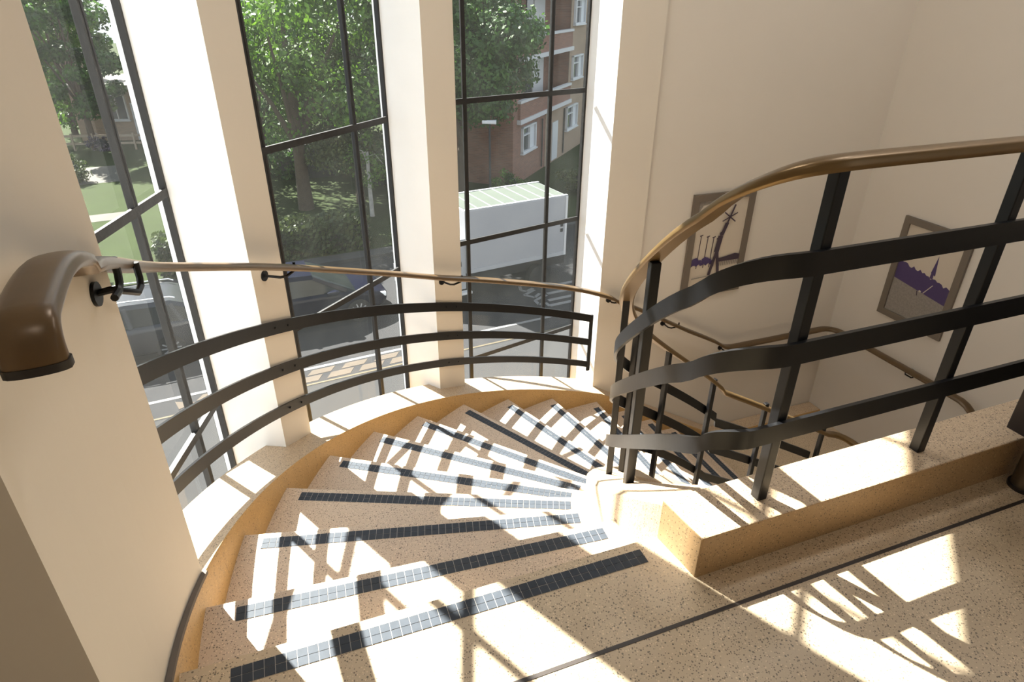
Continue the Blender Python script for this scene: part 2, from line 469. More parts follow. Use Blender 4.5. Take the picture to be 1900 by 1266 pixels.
# ------------------------------------------------------------------ floors
m = MB()
o1, i1 = nose_pts(1, 1.60, 3.07)
pa = degrees(atan2(o1[1]-CY, o1[0]-CX)) % 360
poly = arc(pa, 210.2, 3.07, 6)
q1 = SN(-4.2, -.483)
poly += [q1, SN(-4.2, -3.6), SN(2.893, -3.6), SN(2.893, -.06), SN(-1.55, -.06), i1]
m.prism(poly, -.24, 0.0, M_floor)
floor = m.build('floor'); struct(floor, 'speckled beige terrazzo landing floor')
tile_strip(1, floor)
m = MB()
ga = SN(-4.0, -.3835); 
def groove(s, w): return SN(s, -.384-.0047*0+w)
# inlay line parallel to the curb
for (s0, s1) in ((-4.0, 2.85),):
    gpts = [SN(s0, -.392), SN(s1, -.392), SN(s1, -.380), SN(s0, -.380)]
    m.prism(gpts, -.004, .0016, M_inlay)
gi = m.build('divider_strip', recalc=True); attach2(gi, floor)
gi['label'] = 'thin dark divider strip set in the terrazzo'
m = MB()
m.prism([SN(1.15, .6), SN(2.893, .6), SN(2.893, 3.24), SN(1.15, 3.24)], -2.94, -2.70, M_floor)
struct(m.build('floor_lower_landing'), 'lower half landing beyond the railing')
m = MB()
m.prism([SN(-4.2, -3.6), SN(2.893, -3.6), SN(2.893, 3.24), SN(-4.2, 3.24)], -5.6, -5.4, M_floor)
struct(m.build('floor_ground'), 'ground level floor of the stairwell')

# ------------------------------------------------------------------ walls
ZT = 4.6; ZB = -5.4
def wallbox(name, poly, z0, z1, mat, label=None, outmat=None):
    m = MB(); m.prism(poly, z0, z1, mat)
    o = m.build(name); struct(o, label); return o
wallbox('wall_far', [SN(.35, 3.24), SN(3.15, 3.24), SN(3.15, 3.55), SN(.35, 3.55)], ZB, ZT, M_wall, 'cream painted wall behind the left picture')
wallbox('wall_right', [SN(2.893, 3.24), SN(2.893, -3.9), SN(3.15, -3.9), SN(3.15, 3.24)], ZB, ZT, M_wall, 'cream painted wall behind the right picture')
# left wall and rear wall of the landing (out of view), the rear one with three window openings
wallbox('wall_left', [SN(-4.2, -.483), SN(-4.45, -.483), SN(-4.45, -3.9), SN(-4.2, -3.9)], ZB, ZT, M_wall, 'wall at the left end of the landing')
m = MB()
ops = [(1.3, 2.6)]
xs = [-4.45]+[e for o_ in ops for e in o_]+[3.15]
m.prism([SN(-4.45, -3.6), SN(3.15, -3.6), SN(3.15, -3.9), SN(-4.45, -3.9)], ZB, .8, M_wall)
m.prism([SN(-4.45, -3.6), SN(3.15, -3.6), SN(3.15, -3.9), SN(-4.45, -3.9)], 3.6, ZT, M_wall)
for i in range(0, len(xs), 2):
    m.prism([SN(xs[i], -3.6), SN(xs[i+1], -3.6), SN(xs[i+1], -3.9), SN(xs[i], -3.9)], .8, 3.6, M_wall)
struct(m.build('wall_rear'), 'rear wall of the landing with window openings')
# piers between the windows: cream inner face, white reveals
def pier(name, poly, inner_edges, label, z0=ZB, z1=ZT):
    m = MB(); n = len(poly)
    for a in range(n):
        b = (a+1) % n
        mat = M_pier if a in inner_edges else M_white
        m.face([(poly[a][0], poly[a][1], z0), (poly[b][0], poly[b][1], z0), (poly[b][0], poly[b][1], z1), (poly[a][0], poly[a][1], z1)], mat)
    m.face([(x, y, z1) for x, y in poly], M_white); m.face([(x, y, z0) for x, y in reversed(poly)], M_white)
    o = m.build(name); struct(o, label); return o
def radial(phi, R, dphi=0): return P(phi+dphi, R)
RG = 3.535; RX = 3.58
# window openings in plan: (phi left, phi right) on the glass line
WIN = [(195.7, 170.8), (165.4, 142.2), (136.3, 113.1)]
pier('wall_pier_left_window', [P(170.25, 3.22), P(165.75, 3.22), P(165.4, RG), P(165.4, RX), P(170.9, RX), P(170.8, RG)], (0,), 'pier between the left and middle windows, cream face and white reveals')
pier('wall_pier_right_window', [P(141.4, 3.22), P(136.65, 3.22), P(136.3, RG), P(136.3, RX), P(142.25, RX), P(142.2, RG)], (0,), 'pier between the middle and right windows, cream face and white reveals')
pier('wall_pier_far', [P(111.75, 3.20), SN(.35, 3.20), SN(.35, RX), P(113.1, RX), P(113.1, RG)], (0,), 'pier between the right window and the far wall')
# broad near pier with the curved face
face = arc(210.2, 193.45, 3.07, 8)
poly = face+[P(194.4, 3.25), P(195.7, RG), P(195.7, RX), SN(-4.45, .3), SN(-4.45, -.483)]
m = MB(); n = len(poly)
for a in range(n):
    b = (a+1) % n
    mat = M_pier if (a < 8 or a >= n-2) else (M_render if a == n-3 else M_white)
    m.face([(poly[a][0], poly[a][1], ZB), (poly[b][0], poly[b][1], ZB), (poly[b][0], poly[b][1], ZT), (poly[a][0], poly[a][1], ZT)], mat)
m.face([(x, y, ZT) for x, y in poly], M_white)
m.face([(x, y, ZB) for x, y in reversed(poly)], M_white)
struct(m.build('wall_near_pier', smooth=20), 'broad cream pier at the left edge of the picture, carrying the end of the handrail')
# wall under and over the windows
WZ0, WZ1 = -2.45, 3.45
for nm, (a0, a1), z0, z1 in [('wall_below_window_%d' % (i+1), w, ZB, WZ0) for i, w in enumerate(WIN)]+[('wall_above_window_%d' % (i+1), w, WZ1, ZT) for i, w in enumerate(WIN)]:
    m = MB()
    pl = [P(a0, 3.46), P(a1, 3.46), P(a1, RX), P(a0, RX)]
    m.prism(pl, z0, z1, M_render)
    struct(m.build(nm))
# ceiling over everything
m = MB()
poly = arc(195.7, 111, 3.58, 20)+[SN(3.15, 3.55), SN(3.15, -3.9), SN(-4.45, -3.9), SN(-4.45, .3)]
m.prism(poly, ZT, ZT+.2, M_ceil)
struct(m.build('ceiling'))

# dark joint line along the foot of the near pier
m = MB(); rings = []
for i in range(13):
    ph = 211-(211-193.5)*i/12; z = zo(ph)+.10
    rings.append([(P(ph, r)[0], P(ph, r)[1], q) for (r, q) in ((3.052, z), (3.052, z+.014), (3.068, z+.014), (3.068, z))])
m.grid(rings, M_gap, closed=True, cap=True)
struct(m.build('trim_1'), 'dark joint along the foot of the near pier')

# ------------------------------------------------------------------ windows
TR = [[1.87, .818, -.27, -1.33], [1.915, .858, -.19, -1.25], [1.96, .91, -.143, -1.205]]
MUL = [(None, -31.3), (-21.08, -13.57), (-4.25, 2.98)]
def chord_at(A, B, azdeg):
    dx, dy = sin(radians(azdeg)), cos(radians(azdeg))
    ex, ey = B[0]-A[0], B[1]-A[1]
    det = dx*(-ey)-dy*(-ex)
    t = (A[0]*dy-A[1]*dx)/(ey*dx-ex*dy)
    return t
WLAB = ['steel framed window left of the curve, behind the near pier', 'steel framed window in the middle, trees and a dark blue car behind it', 'steel framed window at the right, white truck and brick flats behind it']
for i, (a0, a1) in enumerate(WIN):
    A = P(a0, RG); B = P(a1, RG)
    L = sqrt((B[0]-A[0])**2+(B[1]-A[1])**2); ang = atan2(B[1]-A[1], B[0]-A[0])
    w = empty('window_%d' % (i+1), (A[0], A[1], WZ0), ang, WLAB[i], None, None, 'structure')
    H = WZ1-WZ0; D = .028
    fr = MB()
    for (x0, x1) in ((0, .018), (L-.018, L)):
        fr.box(((x0+x1)/2, 0, H/2), (x1-x0, D, H), M_steel)
    for z in (.012, H-.012): fr.box((L/2, 0, z), (L-.05, D, .024), M_steel)
    fr.build('window_frame', w)
    ts = []
    for az in MUL[i]:
        if az is None: ts.append(.235)
        else: ts.append(chord_at(A, B, az))
    for t in ts:
        mb = MB(); mb.box((t*L, 0, H/2), (.010, D+.006, H-.05), M_steel); mb.box((t*L, -.010, H/2), (.032, .014, H-.05), M_steel)
        mb.build('mullion', w)
    zsx = TR[i]+[TR[i][0]+1.06]
    for z in zsx:
        mb = MB(); mb.box((L/2, 0, z-WZ0), (L-.05, D, .012), M_steel); mb.box((L/2, -.012, z-WZ0), (L-.05, .014, .038), M_steel)
        mb.build('transom', w)
    gl = MB()
    gl.face([(.02, .012, .02), (L-.02, .012, .02), (L-.02, .012, H-.02), (.02, .012, H-.02)], M_glass)
    g = gl.build('glass', w, recalc=False); g['label'] = 'dusty window glass'

# ------------------------------------------------------------------ guard rail across the windows
def interp(tab, x):
    if x >= tab[0][0]: return tab[0][1]
    for (a, va), (b, vb) in zip(tab, tab[1:]):
        if b <= x <= a: return va+(vb-va)*(a-x)/(a-b)
    return tab[-1][1]
guard = empty('window_guard_rail', (P(150, 3.2)[0], P(150, 3.2)[1], zn(150)+.3), 0, 'black guard rail of three flat bars curving down across the windows', 'guard rail')
GB = [(.848, .070), (.603, .066), (.366, .060)]
for off, h in GB:
    m = MB()
    path = [(P(ph, 3.206)[0], P(ph, 3.206)[1], zn(ph)+off-h/2) for ph in [193.3-(193.3-113.0)*i/70 for i in range(71)]]
    m.sweep(path, [(-.006, -h/2), (.006, -h/2), (.006, h/2), (-.006, h/2)], M_black)
    o = m.build('bar', smooth=25); attach2(o, guard)
    # screw heads over the piers
    for ph in (168.9, 166.9, 139.8, 138.0):
        a = radians(ph); c = P(ph, 3.198); m = MB()
        m.cyl((c[0], c[1], zn(ph)+off-h*.5), .006, .006, M_black, axis=(cos(a), sin(a), 0), seg=10)
        sc = m.build('screw'); attach2(sc, o)
m = MB(); c = P(112.9, 3.206)
m.bar((c[0], c[1], zn(112.9)+.848), (c[0], c[1], zn(112.9)+.27), .018, .03, M_black)
o = m.build('end_post'); attach2(o, guard)

# ------------------------------------------------------------------ wall handrail
HT = [(200, 1.222), (195, 1.215), (190, 1.197), (180, 1.178), (170, 1.157), (157, 1.112), (142, 1.072), (129, 1.083), (116, 1.112), (109, 1.09)]
def hz(ph):
    if ph > 200: 
        t = clamp((ph-200)/6.0, 0, 1); s = zn(ph)+1.222
        lv = 1.188
        return min(lv, s) if t < 1 else lv
    return zn(ph)+interp(HT, ph)
def hR(ph):
    t = clamp((203-ph)/20, 0, 1)
    return 3.005+.105*t*t*(3-2*t)
path = []
for i in range(12): 
    ph = 207.4-i*.65; path.append((P(ph, hR(ph))[0], P(ph, hR(ph))[1], min(1.186, hz(ph))))
ph = 200.0
while ph > 110:
    path.append((P(ph, hR(ph))[0], P(ph, hR(ph))[1], hz(ph))); ph -= 1.6
for s in (.12, .3, .5, .7, .9, 1.1, 1.25, 1.33): path.append(SN(s, 3.12)+(-.80-.575*(s-.143),))
zl = -1.535
path += [SN(1.38, 3.12)+(zl+.03,), SN(1.43, 3.12)+(zl+.008,), SN(1.5, 3.12)+(zl,), SN(1.9, 3.12)+(zl,), SN(2.3, 3.12)+(zl,), SN(2.62, 3.12)+(zl,)]
for i in range(1, 9):
    a = PI/2-i*PI/16; path.append(SN(2.64+.14*cos(a), 2.98+.14*sin(a))+(zl,))
for nn in (2.6, 2.2, 1.8, 1.62): path.append(SN(2.78, nn)+(zl,))
for i in range(1, 5): path.append(SN(2.78, 1.62-.06*i)+(zl-.012*i*i,))
path.append(SN(2.78, 1.2)+(zl-.38,)); path.append(SN(2.78, .6)+(zl-.80,))
# smooth the heights a little
zz = [p[2] for p in path]
for _k in range(10): zz = [zz[0]]+[(zz[i-1]+2*zz[i]+zz[i+1])/4 if (_k < 2 or i < 34) else zz[i] for i in range(1, len(zz)-1)]+[zz[-1]]
path = [(p[0], p[1], z) for p, z in zip(path, zz)]
W2, HH = .040, .030
prof = [(W2*cos(a)*(1 if abs(cos(a)) < .99 else 1), 0) for a in ()]
def dprofile(w, h, n=10):
    pts = []
    for i in range(n+1):
        a = PI*i/n; pts.append((w*cos(a), -h*.45+h*(sin(a)**.45 if sin(a) > 1e-6 else 0)))
    pts += [(-w, -h*.55), (-w*.82, -h), (w*.82, -h), (w, -h*.55)]
    return pts
prof = dprofile(.042, .022)
whr = empty('wall_handrail', (path[20][0], path[20][1], path[20][2]), 0, 'bronze brown handrail on brackets along piers, windows and far walls, its near end turned down', 'handrail')
m = MB(); rings = []
pv = [Vector(p) for p in path]
# turned-down near end: sections rotate round a quarter bend, then drop
t0 = (pv[0]-pv[1]); t0.z = 0; t0.normalize(); s0 = Vector((-t0.y, t0.x, 0))
endpt = pv[0].copy(); rb = .052
secs = []
for i in range(9):
    a = (PI/2)*i/8
    c = endpt+t0*(rb*sin(a))-Vector((0, 0, 1))*(rb*(1-cos(a)))
    up = Vector((0, 0, 1))*cos(a)+t0*sin(a)
    secs.append((c, up))
c, up = secs[-1]
secs.append((c-Vector((0, 0, .006)), up)); secs.append((c-Vector((0, 0, .014)), up))
tipc, tipup = secs[-1]
first = []
for (c, up) in reversed(secs): first.append([c+s0*a+up*b for (a, b) in prof])
rings = first
for i in range(1, len(pv)):
    t = pv[min(i+1, len(pv)-1)]-pv[i-1]; t = Vector((t.x, t.y, 0)).normalized(); s = Vector((t.y, -t.x, 0))
    rings.append([pv[i]+s*a+Vector((0, 0, 1))*b for (a, b) in prof])
m.grid(rings, M_brasswall, closed=True, cap=True)
o = m.build('rail', smooth=50); attach2(o, whr)
m = MB()
big = [(a*1.06, b*1.1) for a, b in prof]
m.grid([[tipc+Vector((0, 0, .004))+s0*a+tipup*b for a, b in big], [tipc-Vector((0, 0, .010))+s0*a+tipup*b for a, b in big]], M_cap, closed=True, cap=True)
o = m.build('end_cap', smooth=50); attach2(o, whr); o['label'] = 'black cap on the turned down end'
# brackets
def bracket(wall_pt, outdir, along, rail_pt):
    wp = Vector(wall_pt); od = Vector(outdir).normalized(); al = Vector(along).normalized(); rp = Vector(rail_pt)
    m = MB()
    drop = wp.z
    d = (Vector((rp.x, rp.y, 0))-Vector((wp.x, wp.y, 0))).length
    e0 = Vector((rp.x, rp.y, wp.z))
    pts = [wp+od*.004, wp+od*(d*.8), e0+al*.02, e0+al*.085, e0+al*.10+Vector((0, 0, .012)), Vector((rp.x, rp.y, rp.z-.018))+al*.10]
    m.tube(pts, .007, M_black, 8)
    b = m.build('bracket', smooth=40); attach2(b, whr)
    m = MB(); m.cyl(wp+od*.004, .026, .010, M_black, axis=od, seg=20)
    r = m.build('rosette', smooth=40); attach2(r, b)
def rail_at(ph): return (P(ph, hR(ph))[0], P(ph, hR(ph))[1], hz(ph))
for ph, Rw in ((168.6, 3.22), (140.2, 3.22)):
    a = radians(ph); rp = rail_at(ph)
    bracket((P(ph, Rw)[0], P(ph, Rw)[1], rp[2]-.06), (-cos(a), -sin(a), 0), (-sin(a)*-1, cos(a)*-1, 0), rp)
a = radians(110.4); rp = SN(.06, 3.12)+(-.76,)
bracket(SN(.06, 3.20)+(-.82,), (-NX, -NY, 0), (UX, UY, 0), rp)
bracket(SN(.70, 3.24)+(-1.185,), (-NX, -NY, 0), (UX, UY, 0), SN(.70, 3.12)+(-1.125,))
bracket(SN(1.44, 3.24)+(zl-.06,), (-NX, -NY, 0), (UX, UY, 0), SN(1.44, 3.12)+(zl,))
bracket(SN(2.35, 3.24)+(zl-.06,), (-NX, -NY, 0), (UX, UY, 0), SN(2.35, 3.12)+(zl,))
bracket(SN(2.893, 2.2)+(zl-.06,), (-UX, -UY, 0), (-NX, -NY, 0), SN(2.78, 2.2)+(zl,))
# double-armed bracket on the near pier
phb = 195.6; a = radians(phb); al = Vector((sin(a), -cos(a), 0)); od = Vector((-cos(a), -sin(a), 0))
wp = Vector(P(phb, 3.07)+(hz(phb)-.085,)); e0 = Vector(P(phb, 3.01)+(hz(phb)-.075,))
m = MB()
m.tube([e0-al*.06+Vector((0, 0, .0)), e0-al*.02, e0+al*.0+Vector((0, 0, .012)), e0+al*.008+Vector((0, 0, .035)), e0+al*.008+Vector((0, 0, .075))], .009, M_black, 8)
m.tube([wp, wp+od*.03+al*.02, e0+al*.11+Vector((0, 0, -.060)), e0+al*.145+Vector((0, 0, -.056)), e0+al*.155+Vector((0, 0, -.038)), e0+al*.155+Vector((0, 0, .006))], .009, M_black, 8)
m.tube([wp, e0], .008, M_black, 8)
b = m.build('bracket', smooth=40); attach2(b, whr)
m = MB(); m.cyl(wp+od*.004, .030, .010, M_black, axis=od, seg=20); r = m.build('rosette', smooth=40); attach2(r, b)

# ------------------------------------------------------------------ balustrade of the well
bal = empty('stair_balustrade', SN(-.9, -.165)+(.165,), 0, 'black balustrade of square posts and flat bars under a bronze handrail, around the well', 'balustrade')
def well_path(n0, R, h_land, h_stair, s_from=2.6, s_to=1.12, fil=.10, lift=0.0):
    """plan path along the landing curb, round the corner and down the circle; returns points with height"""
    pts = []
    s_c = -sqrt(R*R-n0*n0)
    # fillet: centre lies fil from the line (towards +n) and inside the circle
    Rf = R-fil; nf = n0+fil; sf = -sqrt(Rf*Rf-nf*nf)
    s = s_from
    while s > sf+.02:
        pts.append(SN(s, n0)); s -= (.18 if s > -.9 else .05)
    a1 = atan2(nf, sf)            # direction from well centre to fillet centre (in s,n)
    a0 = -PI/2; a1 = atan2(nf, sf)
    if a1 > 0: a1 -= 2*PI
    K = 10
    for i in range(K+1):
        a = a0+(a1-a0)*i/K
        pts.append(SN(sf+fil*cos(a), nf+fil*sin(a)))
    phs = degrees(atan2(pts[-1][1]-CY, pts[-1][0]-CX)) % 360
    ph = phs-1.5
    while ph > 111.2: pts.append(P(ph, R)); ph -= 2.0
    s = 0.0
    while s < s_to: pts.append(SN(s, R)); s += .09
    out = []
    for (x, y) in pts:
        dx, dy = x-CX, y-CY; sq = dx*UX+dy*UY; nq = dx*NX+dy*NY
        if sq > 0 and nq > 0: z = zs(sq)+h_stair-.045*clamp(sq/.3, 0, 1)
        else:
            ph = degrees(atan2(dy, dx)) % 360
            z = h_land if (nq < n0+.02 and sq > s_c+.02) else min(h_land, zn(ph)+h_stair+lift*clamp((ph-182)/19, 0, 1))
        out.append([x, y, z])
    for _ in range(9):
        zz = [p[2] for p in out]
        for i in range(1, len(out)-1): out[i][2] = (zz[i-1]+2*zz[i]+zz[i+1])/4
    k0 = next(i for i, p in enumerate(out) if i > len(out)//3 and (p[0]-CX)*UX+(p[1]-CY)*UY > -.7)
    for _ in range(60):
        zz = [p[2] for p in out]
        for i in range(k0, len(out)-1): out[i][2] = (zz[i-1]+2*zz[i]+zz[i+1])/4
    return [tuple(p) for p in out]
BARS = [(.988, .884, .068, .052, .20), (.717, .650, .070, .018, .18), (.446, .385, .066, .006, .11)]
for hl, hs, h, lf, fl_ in BARS:
    m = MB()
    path = well_path(-.193, 1.523, hl, hs, s_to=1.06, fil=fl_, lift=lf)
    m.sweep(path, [(-.0065, -h/2), (.0065, -h/2), (.0065, h/2), (-.0065, h/2)], M_black)
    o = m.build('bar', smooth=35); attach2(o, bal)
# handrail
m = MB()
path = well_path(-.172, 1.497, 1.247, 1.145, s_to=1.10, fil=.20, lift=.048)
zl2 = path[-1][2]
for i in range(1, 9):
    a = PI/2-i*PI/16; q = SN(1.12+.17*cos(a), 1.497-.17+.17*sin(a)); path.append(q+(zl2-.012-.011*i,))
for nn in (1.2, 1.0, .8): path.append(SN(1.29, nn)+(zl2-.14-(1.3-nn)*.45,))
m.sweep(path, dprofile(.031, .023), M_brass)
o = m.build('handrail', smooth=50); attach2(o, bal)
# posts
def post(x, y, zb, zt, ang, w=.036):
    m = MB(); c, s = cos(ang), sin(ang)
    pl = [(x+c*a-s*b, y+s*a+c*b) for (a, b) in ((-w/2, -w/2), (w/2, -w/2), (w/2, w/2), (-w/2, w/2))]
    m.prism(pl, zb-.01, zt, M_black)
    o = m.build('post'); attach2(o, bal); bevel(o, .003, 2)
ua = atan2(UY, UX)
for s in (-1.305, -.605, .095, .795, 1.6):
    x, y = SN(s, -.167); post(x, y, .165, 1.23, ua)
for ph, w in ((187.8, .036), (169.5, .03), (151.5, .03), (133.4, .03), (115.0, .03)):
    x, y = P(ph, 1.497); post(x, y, zn(ph)+.165, zn(ph)+1.135, radians(ph), w)
for s in (.40, 1.03):
    x, y = SN(s, 1.497); post(x, y, zs(s)+.165, zs(s)+1.135, ua, .03)

# ------------------------------------------------------------------ pictures
def picture(origin, xdir, W, H, label, kind):
    """origin = top left corner on the wall; xdir = plan direction of the top edge; built in a local frame"""
    t = empty('framed_picture', origin, atan2(xdir[1], xdir[0]), label, 'picture', 'framed prints on the stairwell walls')
    # local: x right, z up, -y towards the room
    fw = .062
    m = MB()
    outer = [(0, 0), (W, 0), (W, -H), (0, -H)]; inner = [(fw, -fw), (W-fw, -fw), (W-fw, -H+fw), (fw, -H+fw)]
    for a in range(4):
        b = (a+1) % 4
        oa, ob, ia, ib = outer[a], outer[b], inner[a], inner[b]
        m.face([(oa[0], -.028, oa[1]), (ob[0], -.028, ob[1]), (ib[0], -.028, ib[1]), (ia[0], -.028, ia[1])], M_picframe)
        m.face([(oa[0], -.028, oa[1]), (ob[0], -.028, ob[1]), (ob[0], -.001, ob[1]), (oa[0], -.001, oa[1])], M_picframe)
        m.face([(ia[0], -.028, ia[1]), (ib[0], -.028, ib[1]), (ib[0], -.012, ib[1]), (ia[0], -.012, ia[1])], M_picframe)
    m.face([(0, -.001, 0), (W, -.001, 0), (W, -.001, -H), (0, -.001, -H)], M_picframe)
    m.build('picture_frame', t)
    m = MB()
    y0 = -.012
    x0, x1, z0, z1 = fw, W-fw, -H+fw, -fw
    m.face([(x0, y0, z0), (x1, y0, z0), (x1, y0, z1), (x0, y0, z1)], M_paper)
    w, h = x1-x0, z1-z0
    lay = [y0-.0006]
    def shape(pts, mat):
        lay[0] -= .00025
        m.face([(x0+clamp(a, 0, 1)*w, lay[0], z0+clamp(b, 0, 1)*h) for a, b in pts], mat)
    def stroke(a, b, wd, mat):
        ax, ay, bx, by = a[0]*w, a[1]*h, b[0]*w, b[1]*h
        L = sqrt((bx-ax)**2+(by-ay)**2); nx, ny = -(by-ay)/L*wd/2, (bx-ax)/L*wd/2
        shape([((ax+nx)/w, (ay+ny)/h), ((bx+nx)/w, (by+ny)/h), ((bx-nx)/w, (by-ny)/h), ((ax-nx)/w, (ay-ny)/h)], mat)
    rnd = random.Random(3)
    def blob(cx, cy, r, mat, n=12, sx=1.0):
        shape([(cx+sx*r*(1+rnd.uniform(-.2, .2))*cos(2*PI*i/n), cy+r*(1+rnd.uniform(-.2, .2))*sin(2*PI*i/n)*w/h) for i in range(n)], mat)
    if kind == 'figure':
        shape([(0, .97), (.03, 1), (.95, 1), (.5, .985), (.1, .95), (0, .86)], M_inkgrey)
        for bx, tp in ((.13, .62), (.27, .60), (.39, .585), (.48, .565)):       # tall lamp columns
            stroke((bx, .25), (bx+.015, tp), .009, M_inkbrown); stroke((bx-.015, tp), (bx+.05, tp+.010), .010, M_inkbrown)
        for i in range(14): blob(.02+i*.033, .30+.015*((i*7) % 3), .035, M_ink)
        for bx in (.06, .10, .28, .31): blob(bx, .335, .065, M_ink)
        shape([(.52, .30), (1, .30), (1, .36), (.9, .375), (.62, .345), (.52, .34)], M_inkbrown)
        for i in range(12): stroke((.56+i*.037, .25), (.56+i*.037, .30), .01, M_inkgrey)
        stroke((.50, .44), (.40, .16), .032, M_inkbrown); stroke((.50, .44), (.585, .18), .032, M_inkbrown)   # legs
        stroke((.53, .60), (.49, .42), .055, M_inkbrown)
        stroke((.525, .60), (.60, .74), .020, M_inkbrown); stroke((.56, .60), (.64, .74), .020, M_inkbrown)   # raised arms
        blob(.535, .625, .035, M_inkbrown)
        stroke((.60, .70), (.73, .93), .018, M_inkbrown)
        for a in (.45, 2.45):
            stroke((.655-.16*cos(a), .80-.09*sin(a)), (.655+.16*cos(a), .80+.09*sin(a)), .012, M_inkbrown)
        stroke((.05, .14), (.5, .155), .010, M_inkgrey)
    else:
        shape([(0, 0), (1, 0), (1, .30), (0, .385)], M_inkgrey)
        top = []
        for i in range(25):
            x = i/24; top.append((x, .60-.12*x+.02*rnd.uniform(-1, 1)))
        shape([(0, .385), (1, .30)]+list(reversed(top)), M_ink)
        shape([(.60, .52), (.66, .52), (.645, .72), (.63, .72)], M_ink)
        shape([(.60, .58), (.645, .78), (.685, .56)], M_ink)
        stroke((.58, .34), (.70, .46), .008, M_paper)
        stroke((.47, .34), (.49, .29), .010, M_inkbrown); stroke((.50, .35), (.54, .345), .016, M_paper)
    m.build('print', t, recalc=False)
    return t
pz = .05
picture(SN(.845, 3.238)+(.045,), (UX, UY), .665, .985, 'framed print of a figure raising a crossed pole, left of the wall corner', 'figure')
picture(SN(2.891, 3.24-.51)+(-.20,), (-NX, -NY), .685, .985, 'framed purple print of a spire above trees, right of the wall corner', 'spire')

# ------------------------------------------------------------------ stand at the right edge
bx, by = SN(-.195, -.335)
st = empty('floor_stand', (bx, by, 0), ua, 'dark box raised on round grey metal feet, cut off by the right edge', 'stand')
for dx_ in (0, .52):
    m = MB(); m.cyl((dx_, 0, .11), .046, .22, M_greysteel, seg=32); f_ = m.build('foot', st, smooth=40)
    m = MB(); m.cyl((dx_, 0, .006), .054, .012, M_darkstand, seg=32); m.build('foot_ring', f_, smooth=40)
m = MB(); m.box((.26, -.10, .46), (.66, .405, .48), M_darkstand)
o = m.build('box_body', st); bevel(o, .004, 2)

# ------------------------------------------------------------------ outdoors
TX, TY = .896, .444              # along the street
MX, MY = -.444, .896             # across it, away from the building
ANG = atan2(TY, TX)
def ST(t, m_): return (TX*t+MX*m_, TY*t+MY*m_)
def strip(name, t0, t1, m0, m1, z0, z1, mat, label=None, kind='structure'):
    m = MB(); m.prism([ST(t0, m0), ST(t1, m0), ST(t1, m1), ST(t0, m1)], z0, z1, mat)
    o = m.build(name)
    if kind: o['kind'] = kind
    if label: o['label'] = label
    return o
strip('floor_road', -60, 60, 13.0, 20.4, ZG-.4, ZG, M_road, 'grey asphalt road outside')
strip('floor_near_pavement', -60, 60, 3.9, 13.0, ZG-.4, ZG+.10, M_pave, 'pale pavement in front of the building')
strip('floor_far_pavement', -60, 60, 20.4, 21.0, ZG-.4, ZG+.12, M_kerb, 'far kerb and pavement of the road')
m = MB(); m.prism([ST(-90, 21.0), ST(90, 21.0), ST(90, 130), ST(-90, 130)], ZG-.4, ZG+.15, M_grass)
struct(m.build('floor_lawn'), 'lawn beyond the road')
# road paint
def paint(name, quads, mat, label, cat, z=ZG):
    m = MB()
    for q in quads: m.prism([ST(*p) for p in q], z-.01, z+.006, mat)
    o = m.build(name); tag(o, label, cat); return o
def rect(t0, t1, m0, m1): return [(t0, m0), (t1, m0), (t1, m1), (t0, m1)]
paint('road_line', [rect(-30, 14, 13.92, 14.02)], M_mark, 'long white line painted along the near side of the road', 'road marking')
paint('kerb_line', [rect(-30, 14, 13.08, 13.14), rect(-30, 14, 13.22, 13.28)], M_yellow, 'faded double yellow line along the near kerb', 'road marking')
paint('zebra_marking', [[(t0, mm-.07), (11.6, mm-.07), (11.6, mm+.07), (t0, mm+.07)] for t0, mm in ((9.03, 15.83), (8.78, 15.36), (8.58, 14.93), (8.45, 14.60))], M_mark, 'white stripes painted on the road beside the white van', 'road marking')
# blocks of tan paving by the near kerb
paint('tan_paving_patch', [[(t, 13.36), (t+.55, 13.36), (t+.70, 13.60), (t+.15, 13.60)] for t in (-1.2, -.45, .3, 1.05, 1.8, 2.55, 3.3, 4.05)]+[[(t, 13.65), (t+.55, 13.65), (t+.70, 13.86), (t+.15, 13.86)] for t in (-1.0, -.2, .6, 1.4, 2.2, 3.0, 3.8)], M_tan, 'tan block paving hatched along the near edge of the road', 'paving')
paint('arrow_marking', [[(-1.35, 13.45), (-1.0, 13.60), (-1.42, 13.80)]], M_tan, 'small tan triangle painted on the road, left window', 'road marking')
paint('garden_path', [rect(-60, -2.6, 28.2, 29.2)], M_path, 'pale path crossing the lawn, left window', 'path', ZG+.15)
paint('front_path', [rect(-40, -3.0, 34.5, 38.0)], M_path, 'wide pale path before the brick house, left window', 'path', ZG+.15)
# lettering strokes on the road beyond the van (partly read from the photograph: U L S)
def letters():
    m = MB()
    def seg(a, b, w=.13):
        ax, ay = a; bx_, by_ = b; L = sqrt((bx_-ax)**2+(by_-ay)**2); px, py = -(by_-ay)/L*w/2, (bx_-ax)/L*w/2
        m.prism([ST(ax+px, ay+py), ST(bx_+px, by_+py), ST(bx_-px, by_-py), ST(ax-px, ay-py)], ZG-.01, ZG+.007, M_mark)
    for L in ([(8.27, 16.19), (8.18, 15.92), (8.30, 15.78), (8.59, 15.91)], [(8.57, 15.78), (8.11, 15.56), (8.32, 15.29), (8.58, 15.47)],
              [(8.72, 15.27), (8.49, 15.21), (8.22, 15.08), (8.20, 14.81), (8.43, 14.82), (8.43, 14.58)]):
        for a, b in zip(L, L[1:]): seg(a, b, .10)
    return m
o = letters().build('road_lettering'); tag(o, 'worn white letter strokes painted on the road in the shade of the white van', 'road lettering')

